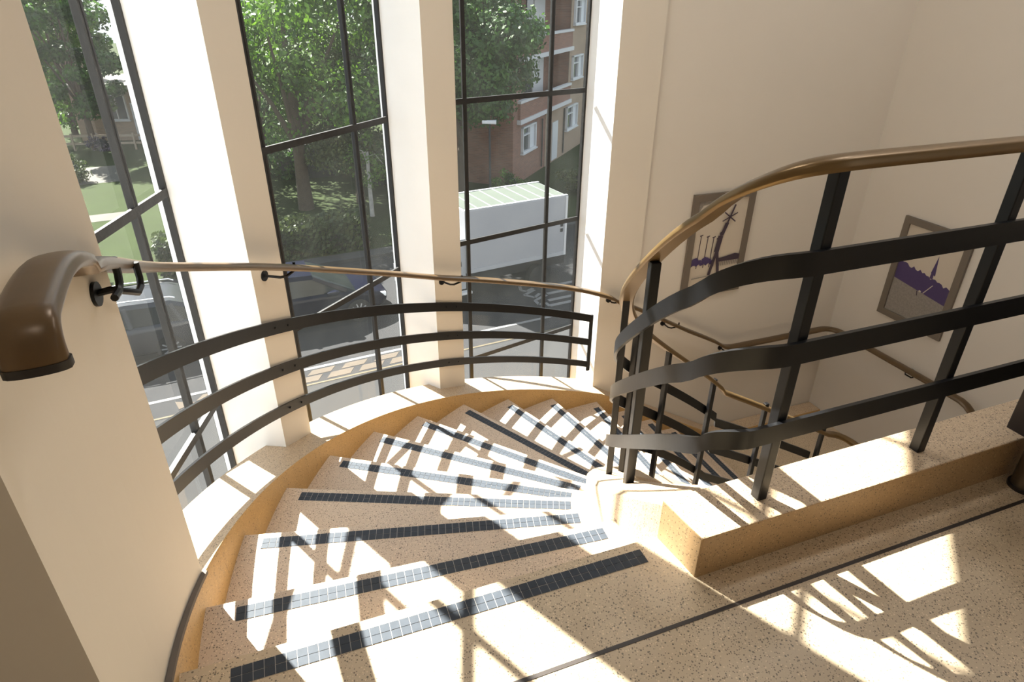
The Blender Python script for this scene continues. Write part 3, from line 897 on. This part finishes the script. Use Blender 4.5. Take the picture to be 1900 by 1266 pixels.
# cars -------------------------------------------------------------
def ring(x, hw, z0, z1, r=.12, n=4):
    """rounded rectangle section in y-z at length x"""
    pts = []
    for (cy, cz, a0) in ((hw-r, z0+r, -PI/2), (hw-r, z1-r, 0), (-hw+r, z1-r, PI/2), (-hw+r, z0+r, PI)):
        for i in range(n+1):
            a = a0+PI/2*i/n; pts.append((x, cy+r*cos(a), cz+r*sin(a)))
    return pts
def car(name, loc, rz, label, paintm, estate):
    t = empty(name, loc, rz, label, 'car', 'cars parked on the road')
    # x forward, from rear bumper 0 to front 4.3
    L = 4.3
    m = MB()
    st_ = [(0.0, .62, .42, .78, .10), (.06, .76, .32, .92, .12), (.35, .86, .24, .98, .14), (1.2, .89, .20, .96, .14), (2.4, .89, .20, .95, .14),
           (3.0, .88, .20, .93, .14), (3.6, .86, .22, .84, .14), (4.0, .80, .26, .74, .14), (4.22, .70, .34, .66, .12), (4.3, .55, .42, .60, .08)]
    m.grid([ring(x, hw, z0, z1, r) for x, hw, z0, z1, r in st_], paintm, closed=True, cap=True)
    b = m.build('body', t, smooth=40)
    # greenhouse: glass loft, roof and pillars over it
    if estate: gs = [(.12, .66, .92, .95), (.30, .68, .92, 1.30), (.62, .66, .92, 1.42), (1.6, .66, .92, 1.46), (2.4, .65, .92, 1.42), (2.75, .66, .92, 1.22), (3.25, .72, .88, .93)]
    else: gs = [(.15, .66, .92, .95), (.45, .67, .92, 1.20), (.85, .65, .92, 1.38), (1.7, .64, .92, 1.45), (2.35, .63, .92, 1.41), (2.85, .66, .92, 1.20), (3.40, .72, .86, .90)]
    m = MB(); rr = []
    for x, hw, z0, z1 in gs:
        hb = .80 if x < 2.9 else .78
        rr.append([(x, hb, z0), (x, hw+.02, max(z0+.01, z1-.06)), (x, hw-.08, z1), (x, -hw+.08, z1), (x, -hw-.02, max(z0+.01, z1-.06)), (x, -hb, z0)])
    m.grid(rr, M_carglass, closed=True, cap=True)
    m.build('windows', t, smooth=30)
    m = MB(); rr = []
    for x, hw, z0, z1 in gs[2 if not estate else 1:-2]:
        rr.append([(x, hw+.035, z1-.075), (x, hw-.05, z1+.014), (x, 0, z1+.03), (x, -hw+.05, z1+.014), (x, -hw-.035, z1-.075), (x, 0, z1-.03)])
    m.grid(rr, paintm, closed=True, cap=True)
    m.build('roof', t, smooth=40)
    for sd in (-1, 1):
        for (xa, za, ya), (xb, zb, yb) in ((( .55 if not estate else .45, .94, .80), (gs[2][0], gs[2][3]-.05, gs[2][1]+.02)), ((1.55, .94, .81), (1.60, gs[3][3]-.04, gs[3][1]+.03)), ((3.15, .92, .78), (2.35, gs[4][3]-.05, gs[4][1]+.03))):
            m = MB(); m.bar((xa, sd*ya, za), (xb, sd*yb, zb), .05, .09, paintm, up=(1, 0, 0)); m.build('window_pillar', t)
    for sd in (-1, 1):
        m = MB(); m.cyl((3.42, sd*.80, .32), .32, .20, M_tyre, axis='y', seg=28); w = m.build('wheel', t, smooth=40)
        m = MB()
        for k in range(10):
            a = 2*PI*k/10; m.bar((3.42+.05*cos(a), sd*.905, .32+.05*sin(a)), (3.42+.22*cos(a), sd*.905, .32+.22*sin(a)), .03, .035, M_alloy, up=(0, 1, 0))
        m.cyl((3.42, sd*.905, .32), .06, .02, M_alloy, axis='y', seg=16); h = m.build('hub_cap', w)
        m = MB(); m.cyl((.82, sd*.80, .32), .32, .20, M_tyre, axis='y', seg=28); w = m.build('wheel', t, smooth=40)
        m = MB()
        for k in range(10):
            a = 2*PI*k/10; m.bar((.82+.05*cos(a), sd*.905, .32+.05*sin(a)), (.82+.22*cos(a), sd*.905, .32+.22*sin(a)), .03, .035, M_alloy, up=(0, 1, 0))
        m.cyl((.82, sd*.905, .32), .06, .02, M_alloy, axis='y', seg=16); h = m.build('hub_cap', w)
        m = MB(); m.grid([ring(3.98, .10, .56, .72, .04, 2), ring(4.24, .07, .52, .64, .03, 2)], M_lamp, closed=True, cap=True)
        for i in range(len(m.v)): m.v[i] = (m.v[i][0], m.v[i][1]+sd*.64, m.v[i][2])
        m.build('headlamp', t, smooth=40)
        m = MB(); m.box((.10, sd*.70, .80), (.16, .20, .16), M_tail); o = m.build('tail_lamp', t); bevel(o, .03, 2)
        m = MB(); m.grid([ring(2.62, .05, .93, 1.03, .03, 2), ring(2.84, .09, .92, 1.06, .04, 2), ring(2.92, .05, .95, 1.02, .03, 2)], paintm, closed=True, cap=True)
        for i in range(len(m.v)): m.v[i] = (m.v[i][0], m.v[i][1]+sd*.96, m.v[i][2])
        m.build('mirror', t, smooth=40)
        if estate:
            m = MB(); m.tube([(.5, sd*.58, 1.47), (.6, sd*.60, 1.52), (1.6, sd*.60, 1.56), (2.2, sd*.58, 1.50), (2.3, sd*.58, 1.44)], .018, M_chrome, 8)
            m.build('roof_rail', t, smooth=40)
    return t
c1 = ST(-.15, 16.85); car('parked_car', (c1[0], c1[1], ZG), ANG, 'dark blue car parked behind the middle window, facing right', M_navy, False)
c2 = ST(-.55, 16.75); car('parked_car', (c2[0], c2[1], ZG), ANG+PI, 'grey estate car with pale roof rails and red tail lamp behind the left window', M_silver, True)

# van --------------------------------------------------------------
def van():
    a = ST(6.35, 15.75)
    t = empty('box_van', (a[0], a[1], ZG), ANG+radians(3.2), 'white box van with a ribbed translucent roof, behind the right window', 'van')
    L, W, zb, zt = 3.35, 1.72, .92, 2.74
    m = MB(); m.box((L/2, W/2, (zb+zt)/2), (L, W, zt-zb), M_van); o = m.build('cargo_box', t); bevel(o, .02, 2)
    m = MB(); m.box((L/2, W/2, zt+.006), (L-.12, W-.12, .02), M_vanroof)
    rp = m.build('roof_panel', t)
    m = MB()
    for i in range(1, 8): m.box((i*L/8, W/2, zt+.02), (.035, W-.12, .012), M_van)
    for y in (.05, W-.05): m.box((L/2, y, zt+.01), (L, .09, .04), M_trim)
    q = m.build('roof_rib', t)
    m = MB()
    m.box((L/2, -.008, zb+.06), (L, .02, .12), M_trim); m.box((L-.04, -.010, (zb+zt)/2), (.07, .02, zt-zb), M_band)
    m.build('edge_trim', t)
    for dz in (0, .16):
        m = MB(); m.box((L-.18, -.006, 1.72+dz), (.09, .016, .10), M_under); m.build('latch', t)
    m = MB(); m.box((L/2-.2, W/2, .62), (L+.9, .9, .34), M_under); m.build('chassis', t)
    m = MB(); m.grid([[(0, y, z) for y, z in ((.06, .45), (W-.06, .45), (W-.06, 1.95), (.06, 1.95))], [(-.55, y, z) for y, z in ((.06, .45), (W-.06, .45), (W-.12, 1.9), (.12, 1.9))],
                      [(-1.15, y, z) for y, z in ((.06, .45), (W-.06, .45), (W-.08, 1.15), (.08, 1.15))], [(-1.6, y, z) for y, z in ((.12, .45), (W-.12, .45), (W-.14, 1.0), (.14, 1.0))]], M_van, closed=True, cap=True)
    cb = m.build('cab', t)
    m = MB(); m.face([(-.12, .055, 1.15), (-.9, .055, 1.15), (-.55, .105, 1.78), (-.12, .075, 1.82)], M_carglass); m.build('cab_window', t)
    m = MB(); m.box((-.32, .0, .36), (.9, .16, .07), M_band); m.build('side_step', t)
    for x in (-.75, 2.45):
        for y in (.16, W-.16):
            m = MB(); m.cyl((x, y, .34), .34, .22, M_tyre, axis='y', seg=28); m.build('wheel', t, smooth=40)
    m = MB(); m.box((L+.01, .2, 1.05), (.03, .12, .22), M_tail); m.build('tail_lamp', t)
van()

# foliage ----------------------------------------------------------
def leaf_cloud(m, c, rad, n, size, mat, rnd, clusters=26):
    cs = []
    for _ in range(clusters):
        while True:
            p = Vector((rnd.uniform(-1, 1), rnd.uniform(-1, 1), rnd.uniform(-1, 1)))
            if p.length < 1 and p.length > .25: break
        cs.append((Vector((p.x*rad[0], p.y*rad[1], p.z*rad[2])), rnd.uniform(.22, .42)))
    c = Vector(c); mr = min(rad)
    for _ in range(n):
        cc, r = cs[rnd.randrange(clusters)]
        d = Vector((rnd.gauss(0, 1), rnd.gauss(0, 1), rnd.gauss(0, 1))).normalized()*(rnd.random()**.4)*r*mr*1.25
        d.z *= .75
        p = c+cc+d
        nrm = (d.normalized()*.8+Vector((rnd.uniform(-1, 1), rnd.uniform(-1, 1), rnd.uniform(-.3, 1)))).normalized()
        u = nrm.orthogonal().normalized(); w = nrm.cross(u)
        a = rnd.uniform(0, 2*PI); u, w = u*cos(a)+w*sin(a), w*cos(a)-u*sin(a)
        s = size*rnd.uniform(.6, 1.3)
        m.face([p+u*s, p+w*s*.55, p-u*s, p-w*s*.55], mat)
def tree(name, base, h_trunk, c_off, rad, n, size, mat, label, bark=None, group='trees beyond the road', tr=.16, seed=1, branches=5):
    rnd = random.Random(seed)
    t = empty(name, base, 0, label, 'tree', group)
    m = MB(); leaf_cloud(m, (c_off[0], c_off[1], c_off[2]), rad, n, size, mat, rnd, clusters=34)
    m.build('foliage', t, recalc=False)
    m = MB(); top = Vector((c_off[0]*.7, c_off[1]*.7, c_off[2]+rad[2]*.3))
    m.tube([(0, 0, -.2), (c_off[0]*.1, c_off[1]*.1, h_trunk*.5), (c_off[0]*.3, c_off[1]*.3, h_trunk), tuple(top)], [tr*1.25, tr, tr*.85, tr*.2], bark or M_bark, 9)
    for k in range(branches):
        a = rnd.uniform(0, 2*PI); q = Vector((c_off[0]*.3, c_off[1]*.3, h_trunk*(.75+.3*rnd.random())))
        e = Vector((c_off[0]+rad[0]*.75*cos(a), c_off[1]+rad[1]*.75*sin(a), c_off[2]+rad[2]*rnd.uniform(-.3, .6)))
        m.tube([q, (q+e)/2+Vector((0, 0, .25)), e], [tr*.5, tr*.3, tr*.08], bark or M_bark, 6)
    m.build('trunk', t, smooth=50)
    return t
GL = ZG+.15
tree('plane_tree', (-2.15, 26.8, GL), 2.8, (.35, -.3, 6.5), (3.1, 2.5, 3.2), 19800, 0.102, M_leafA, 'dense dark green tree before the brick flats, right window', seed=2, tr=.22)
tree('plane_tree', (-8.4, 25.5, GL), 2.6, (.3, -.4, 6.4), (3.7, 3.0, 3.3), 19800, 0.102, M_leafB, 'bright green tree high in the middle window', seed=3, tr=.26)
tree('willow_tree', (-6.4, 26.5, GL), 1.6, (.1, 0, 3.4), (2.0, 1.8, 2.4), 13200, 0.078, M_leafC, 'drooping olive green tree low in the middle window', seed=4)
tree('plane_tree', (-4.6, 27.9, GL), 2.5, (.2, 0, 5.6), (2.9, 2.6, 4.2), 14300, 0.120, M_leafA, 'dark tree behind the birch, right edge of the middle window', seed=5)
tree('plane_tree', (-11.8, 31.0, GL), 2.5, (0, 0, 5.3), (3.4, 3.0, 4.6), 15400, 0.120, M_leafA, 'dark tree behind the bright green one, left edge of the middle window', seed=6)
tree('birch_tree', (-5.55, 24.6, GL), 2.5, (.1, 0, 2.2), (.7, .7, 1.0), 1100, 0.054, M_leafB, 'slender silver birch with a pale trunk on the lawn, middle window', bark=M_birch, seed=7, tr=.075, branches=3)
tree('plane_tree', (-23.0, 36.0, GL), 2.4, (.1, 0, 5.6), (2.7, 1.8, 4.0), 15400, 0.120, M_leafA, 'broad dark tree before the low house, left window', seed=8)
tree('plane_tree', (-26.5, 40.0, GL), 2.2, (.2, 0, 6.0), (2.2, 2.2, 5.2), 13200, 0.120, M_leafB, 'fresh green tree against the brick block, left edge of the left window', seed=9)
tree('plane_tree', (-16.0, 41.0, GL), 2.4, (0, 0, 7.4), (3.6, 2.6, 4.4), 14300, 0.144, M_leafA, 'tree behind the brick house, left window', seed=10)
tree('plane_tree', (-11.5, 41.0, GL), 2.4, (0, 0, 6.0), (5.0, 2.6, 6.0), 15400, 0.168, M_leafA, 'broad dark tree farthest back in the middle window', seed=11)
def bush(name, base, rad, n, size, mat, label, seed, cat='bush', group=None, rz=0):
    rnd = random.Random(seed); m = MB()
    leaf_cloud(m, (0, 0, rad[2]*.8), rad, n, size, mat, rnd, clusters=30)
    # dark woody core
    m.grid([[(rad[0]*.6*cos(2*PI*k/10)*f, rad[1]*.6*sin(2*PI*k/10)*f, z*rad[2]) for k in range(10)] for z, f in ((-.1, .8), (.5, 1), (1.0, .8), (1.3, .3))], M_under, closed=True, cap=True)
    o = m.build(name, recalc=False); o.location = base; o.rotation_euler = (0, 0, rz); tag(o, label, cat, group); return o
def hedge(name, t0, t1, m0, m1, z0, z1, n, mat, label, seed):
    rnd = random.Random(seed); m = MB()
    m.prism([ST(t0, m0+.15), ST(t1, m0+.15), ST(t1, m1-.15), ST(t0, m1-.15)], z0, z1-.15, M_under)
    for _ in range(n):
        t = rnd.uniform(t0, t1); f = rnd.random()
        if f < .5: mm, z = m0+rnd.uniform(-.08, .15), rnd.uniform(z0, z1)
        elif f < .85: mm, z = rnd.uniform(m0, m1), z1+rnd.uniform(-.2, .08)
        else: mm, z = m1+rnd.uniform(-.15, .08), rnd.uniform(z0, z1)
        p = Vector(ST(t, mm)+(z,)); nrm = Vector((rnd.uniform(-1, 1), rnd.uniform(-1, .4), rnd.uniform(-.2, 1))).normalized()
        u = nrm.orthogonal().normalized(); w = nrm.cross(u); s = .09*rnd.uniform(.6, 1.4)
        m.face([p+u*s, p+w*s*.6, p-u*s, p-w*s*.6], mat)
    o = m.build(name, recalc=False); tag(o, label, 'hedge'); return o
hedge('front_hedge', -1.6, 5.0, 21.1, 22.3, GL, GL+1.05, 5200, M_leafD, 'clipped dark green hedge along the far pavement, middle window', 21)
hedge('side_hedge', -9.5, -3.2, 21.1, 22.2, GL, GL+.95, 3600, M_leafD, 'clipped hedge along the far pavement, left window', 22)
bush('round_bush', (-20.2, 29.3, GL), (.85, .8, .75), 2700, 0.063, M_leafD, 'round dark bush on the lawn, left window', 23)
bush('shrub', (-9.8, 31.0, GL), (2.6, 1.2, 1.1), 4680, 0.098, M_leafA, 'wide low shrub at the back of the lawn, middle window', 24)
bush('shrub', (-5.6, 29.6, GL), (1.8, 1.0, 1.2), 3960, 0.091, M_leafC, 'olive shrub behind the birch, middle window', 25)
bush('shrub', (-.1, 27.6, GL), (.75, .6, .6), 1620, 0.063, M_leafB, 'small green shrub at the corner of the brick flats, right window', 26)
bush('shrub', (3.6, 28.5, GL), (1.6, 1.1, .7), 2700, 0.077, M_leafC, 'low shrub beside the flats, right edge of the right window', 27)
bush('blossom_shrub', (-22.6, 36.0, GL), (.7, .5, .45), 1440, 0.056, M_flower, 'lilac flowering shrub before the brick house, left window', 28)

# brick flats behind the right window -------------------------------
def window_unit(parent, x, z, w, h, curtain=True, y=0.0):
    f = MB(); fw = .07
    for (cx, cz, sx, sz) in ((x+w/2, z+fw/2, w, fw), (x+w/2, z+h-fw/2, w, fw), (x+fw/2, z+h/2, fw, h), (x+w-fw/2, z+h/2, fw, h), (x+w*.5, z+h/2, .05, h), (x+w*.27, z+h*.68, w*.45, .05)):
        f.box((cx, y-.05, cz), (sx, .14, sz), M_frame)
    f.box((x+w/2, y-.07, z-.03), (w+.1, .2, .06), M_frame)
    fo = f.build('window', parent)
    g = MB(); g.face([(x+.04, y-.02, z+.04), (x+w-.04, y-.02, z+.04), (x+w-.04, y-.02, z+h-.04), (x+.04, y-.02, z+h-.04)], M_dglass)
    if curtain: g.face([(x+w*.58, y-.025, z+.06), (x+w*.95, y-.025, z+.06), (x+w*.95, y-.025, z+h-.06), (x+w*.58, y-.025, z+h-.06)], M_curtain)
    go = g.build('pane', fo, recalc=False)
FA = radians(90-22)
fl = empty('brick_flats', (-.03, 29.07, ZG+.1), FA, 'red and tan brick flats with white balcony slabs and white windows, right window', 'building')
# local: x along the facade away from us, -y towards the right (viewer), z up; z0 = ZG+.1
Z = lambda zw: zw-(ZG+.1)
m = MB(); Dp = 6.0; HT_ = 12.5
# body behind the balconies, recessed one metre between x .6 and 7.7
m.prism([(0, 0), (.6, 0), (.6, 1.0), (7.7, 1.0), (7.7, 0), (13.0, 0), (13.0, Dp), (0, Dp)], Z(-3.6), HT_, M_brickR)
m.prism([(0, 0), (13.0, 0), (13.0, Dp), (0, Dp)], 0, Z(-3.6), M_brickR)
b_ = m.build('wall', fl)
m = MB()
m.prism([(7.62, -.03), (13.02, -.03), (13.02, .0), (7.62, .0)], Z(-3.6), HT_, M_brickT)
m.prism([(4.2, -.03), (13.02, -.03), (13.02, .0), (4.2, .0)], 0, Z(-3.6), M_brickT)
m.build('tan_wall', fl)
for z0, z1 in ((-3.6, -2.68), (-1.05, -.12), (1.5, 2.45), (4.1, 5.0)):
    m = MB(); m.prism([(.55, -.12), (7.75, -.12), (7.75, 0), (.55, 0)], Z(z0)+.16, Z(z1)-.05, M_brickR if z0 < 0 else M_brickT)
    bp = m.build('balcony', fl)
    m = MB(); m.prism([(.45, -.20), (7.8, -.20), (7.8, 1.0), (.45, 1.0)], Z(z0), Z(z0)+.18, M_band); m.build('slab', bp)
    m = MB(); m.prism([(.50, -.17), (7.78, -.17), (7.78, .05), (.50, .05)], Z(z1)-.05, Z(z1)+.06, M_band); m.build('coping', bp)
for (x, z, w, h) in ((.95, -4.95, 1.75, 1.15), (7.35, -5.0, 1.9, 1.2)): window_unit(fl, x, Z(z), w, h, True, -.03 if x > 4 else 0)
for z in (-2.5, .12, 2.75):
    window_unit(fl, 8.0, Z(z), 1.8, 1.15, True, -.03)
for z in (-2.5, .15):
    window_unit(fl, 1.6, Z(z)+.1, 1.2, 1.15, True, .98)
    m = MB(); m.box((5.6, .96, Z(z)+.25), (1.5, .06, 2.0), M_frame); m.box((4.3, .96, Z(z)+.25), (.8, .06, 2.0), M_dglass); m.build('balcony_door', fl)
m = MB(); m.box((5.6, -.04, Z(-5.2)), (.85, .08, 1.9), M_frame); m.build('door', fl)
for px_ in (3.6, 7.0):
    m = MB(); m.tube([(px_, -.08, .2), (px_, -.08, Z(-3.8))], .04, M_under, 8); m.build('drainpipe', fl)
m = MB(); m.box((6.5, 3.0, HT_+.1), (13.4, 6.4, .2), M_band); m.build('roof', fl)

# street lamp
lp = empty('street_lamp', (-.86, 23.7, GL), 0, 'dark street lamp with a flat pale head before the brick flats', 'street lamp')
m = MB(); m.tube([(0, 0, 0), (0, 0, 1.0), (0, 0, 3.72)], [.055, .045, .035], M_under, 10); m.build('pole', lp, smooth=40)
m = MB(); m.grid([ring(-.26, .10, 3.71, 3.80, .03, 2), ring(.24, .13, 3.70, 3.82, .03, 2)], M_band, closed=True, cap=True); m.build('lamp_head', lp, smooth=40)

# brick block and low house behind the left window
lb = empty('brick_block', (-34.6, 52.0, ZG+.1), radians(12), 'brick block with white floor bands, far left of the left window', 'building')
m = MB(); m.box((-6, 4, 6), (12, 8, 12), M_brickT); m.build('wall', lb)
for z in (-4.9, -3.7, -2.0, -.7, .9, 2.2):
    m = MB(); m.box((-6, -.05, z-(ZG+.1)), (12.3, .4, .22), M_band); m.build('band', lb)
for z in (-3.3, -.3):
    m = MB(); m.box((-5, -.02, z-(ZG+.1)+.65), (9, .1, 1.0), M_dglass); m.build('window', lb)
hs = empty('low_house', (-25.0, 38.2, GL), radians(8), 'low brick house with a white framed window and flat roof, left window', 'building')
m = MB(); m.box((4.0, 2.5, 1.45), (8, 5, 2.9), M_brickT); m.build('wall', hs)
m = MB(); m.box((4.0, 2.3, 2.98), (8.5, 5.7, .22), M_slate); m.build('roof', hs)
window_unit(hs, 1.75, 1.15, 1.15, 1.4, False, 0)
m = MB(); m.box((3.55, -.03, 1.05), (.9, .08, 2.05), M_frame); d_ = m.build('door', hs)
m = MB(); m.box((3.58, -.08, 1.05), (.70, .04, 1.85), M_dglass); m.build('panel', d_)
# timber fence before the house
fe = empty('timber_fence', (-25.0, 35.6, GL), radians(8), 'weathered low timber fence before the brick house, left window', 'fence')
for i in range(8):
    m = MB(); m.box((i*1.05, 0, .45), (.09, .09, .9), M_timber); m.build('post', fe)
for z in (.35, .75):
    m = MB(); m.box((3.7, .05, z), (7.5, .05, .12), M_timber); m.build('rail', fe)

# ------------------------------------------------------------------ fill lights added on the unseen ceiling to brighten the shade
for i, (s, n, lab) in enumerate(((2.0, .3, 'unseen round fill light added over the far end of the well'), (-2.8, -2.4, 'unseen round fill light added over the near end of the landing'),
                                 (-1.3, 1.4, 'unseen round fill light added over the winding steps'), (1.5, 1.4, 'unseen round fill light added over the well'))):
    x, y = SN(s, n)
    t = empty('fill_light', (x, y, ZT), 0, lab, 'light', 'added fill lights of the stairwell')
    m = MB(); m.cyl((0, 0, -.03), .32, .06, M_frame, seg=32); m.build('rim', t, smooth=40)
    m = MB(); m.cyl((0, 0, -.075), .27, .03, M_fillglow, seg=32, r2=.30); m.build('diffuser', t, smooth=40)
    la = bpy.data.lights.new('fill_lamp', 'AREA'); la.shape = 'DISK'; la.size = .6; la.energy = FILL_POWER*(.2 if s < -2.5 else 1); la.color = (1.0, .965, .94)
    lo = bpy.data.objects.new('fill_lamp', la); COL.objects.link(lo); lo.location = (0, 0, -.10); lo.parent = t

# ------------------------------------------------------------------ sun, sky, camera
sun = bpy.data.lights.new('sun', 'SUN'); sun.energy = 25.0; sun.angle = radians(.6); sun.color = (1.0, .95, .87)
so = bpy.data.objects.new('sun', sun); COL.objects.link(so)
so.rotation_euler = Vector((.736, -.677, -.992)).to_track_quat('-Z', 'Y').to_euler()
so.location = (-15, 14, 20)
w = bpy.data.worlds.new('sky'); SC.world = w; w.use_nodes = True
nt = w.node_tree; bg = nt.nodes['Background']
tc = nt.nodes.new('ShaderNodeTexCoord'); sp = nt.nodes.new('ShaderNodeSeparateXYZ'); nt.links.new(tc.outputs['Generated'], sp.inputs[0])
cr = nt.nodes.new('ShaderNodeValToRGB'); nt.links.new(sp.outputs[2], cr.inputs[0])
cr.color_ramp.elements[0].position = 0.0; cr.color_ramp.elements[0].color = (.80, .84, .88, 1)
cr.color_ramp.elements[1].position = .6; cr.color_ramp.elements[1].color = (.60, .69, .82, 1)
nt.links.new(cr.outputs[0], bg.inputs['Color']); bg.inputs['Strength'].default_value = 1.15

cam = bpy.data.cameras.new('camera'); cam.sensor_fit = 'HORIZONTAL'; cam.sensor_width = 36; cam.lens = 36*1192/1900
cam.clip_start = .02; cam.clip_end = 500
co = bpy.data.objects.new('camera', cam); COL.objects.link(co)
th = atan2(1192, sqrt(18**2+2186**2)); rl = atan2(18, 2186)
F = Vector((0, cos(th), -sin(th))); R0 = Vector((1, 0, 0)); U0 = Vector((0, sin(th), cos(th)))
R2 = R0*cos(rl)+U0*sin(rl); U2 = U0*cos(rl)-R0*sin(rl)
co.matrix_world = Matrix(((R2.x, U2.x, -F.x, 0), (R2.y, U2.y, -F.y, 0), (R2.z, U2.z, -F.z, 1.6), (0, 0, 0, 1)))
SC.camera = co
SC.view_settings.view_transform = 'Standard'; SC.view_settings.look = 'None'
SC.view_settings.exposure = 0.6; SC.view_settings.gamma = 1.0; SC.view_settings.use_curve_mapping = False
SC.cycles.max_bounces = 10; SC.cycles.diffuse_bounces = 6; SC.cycles.transparent_max_bounces = 16
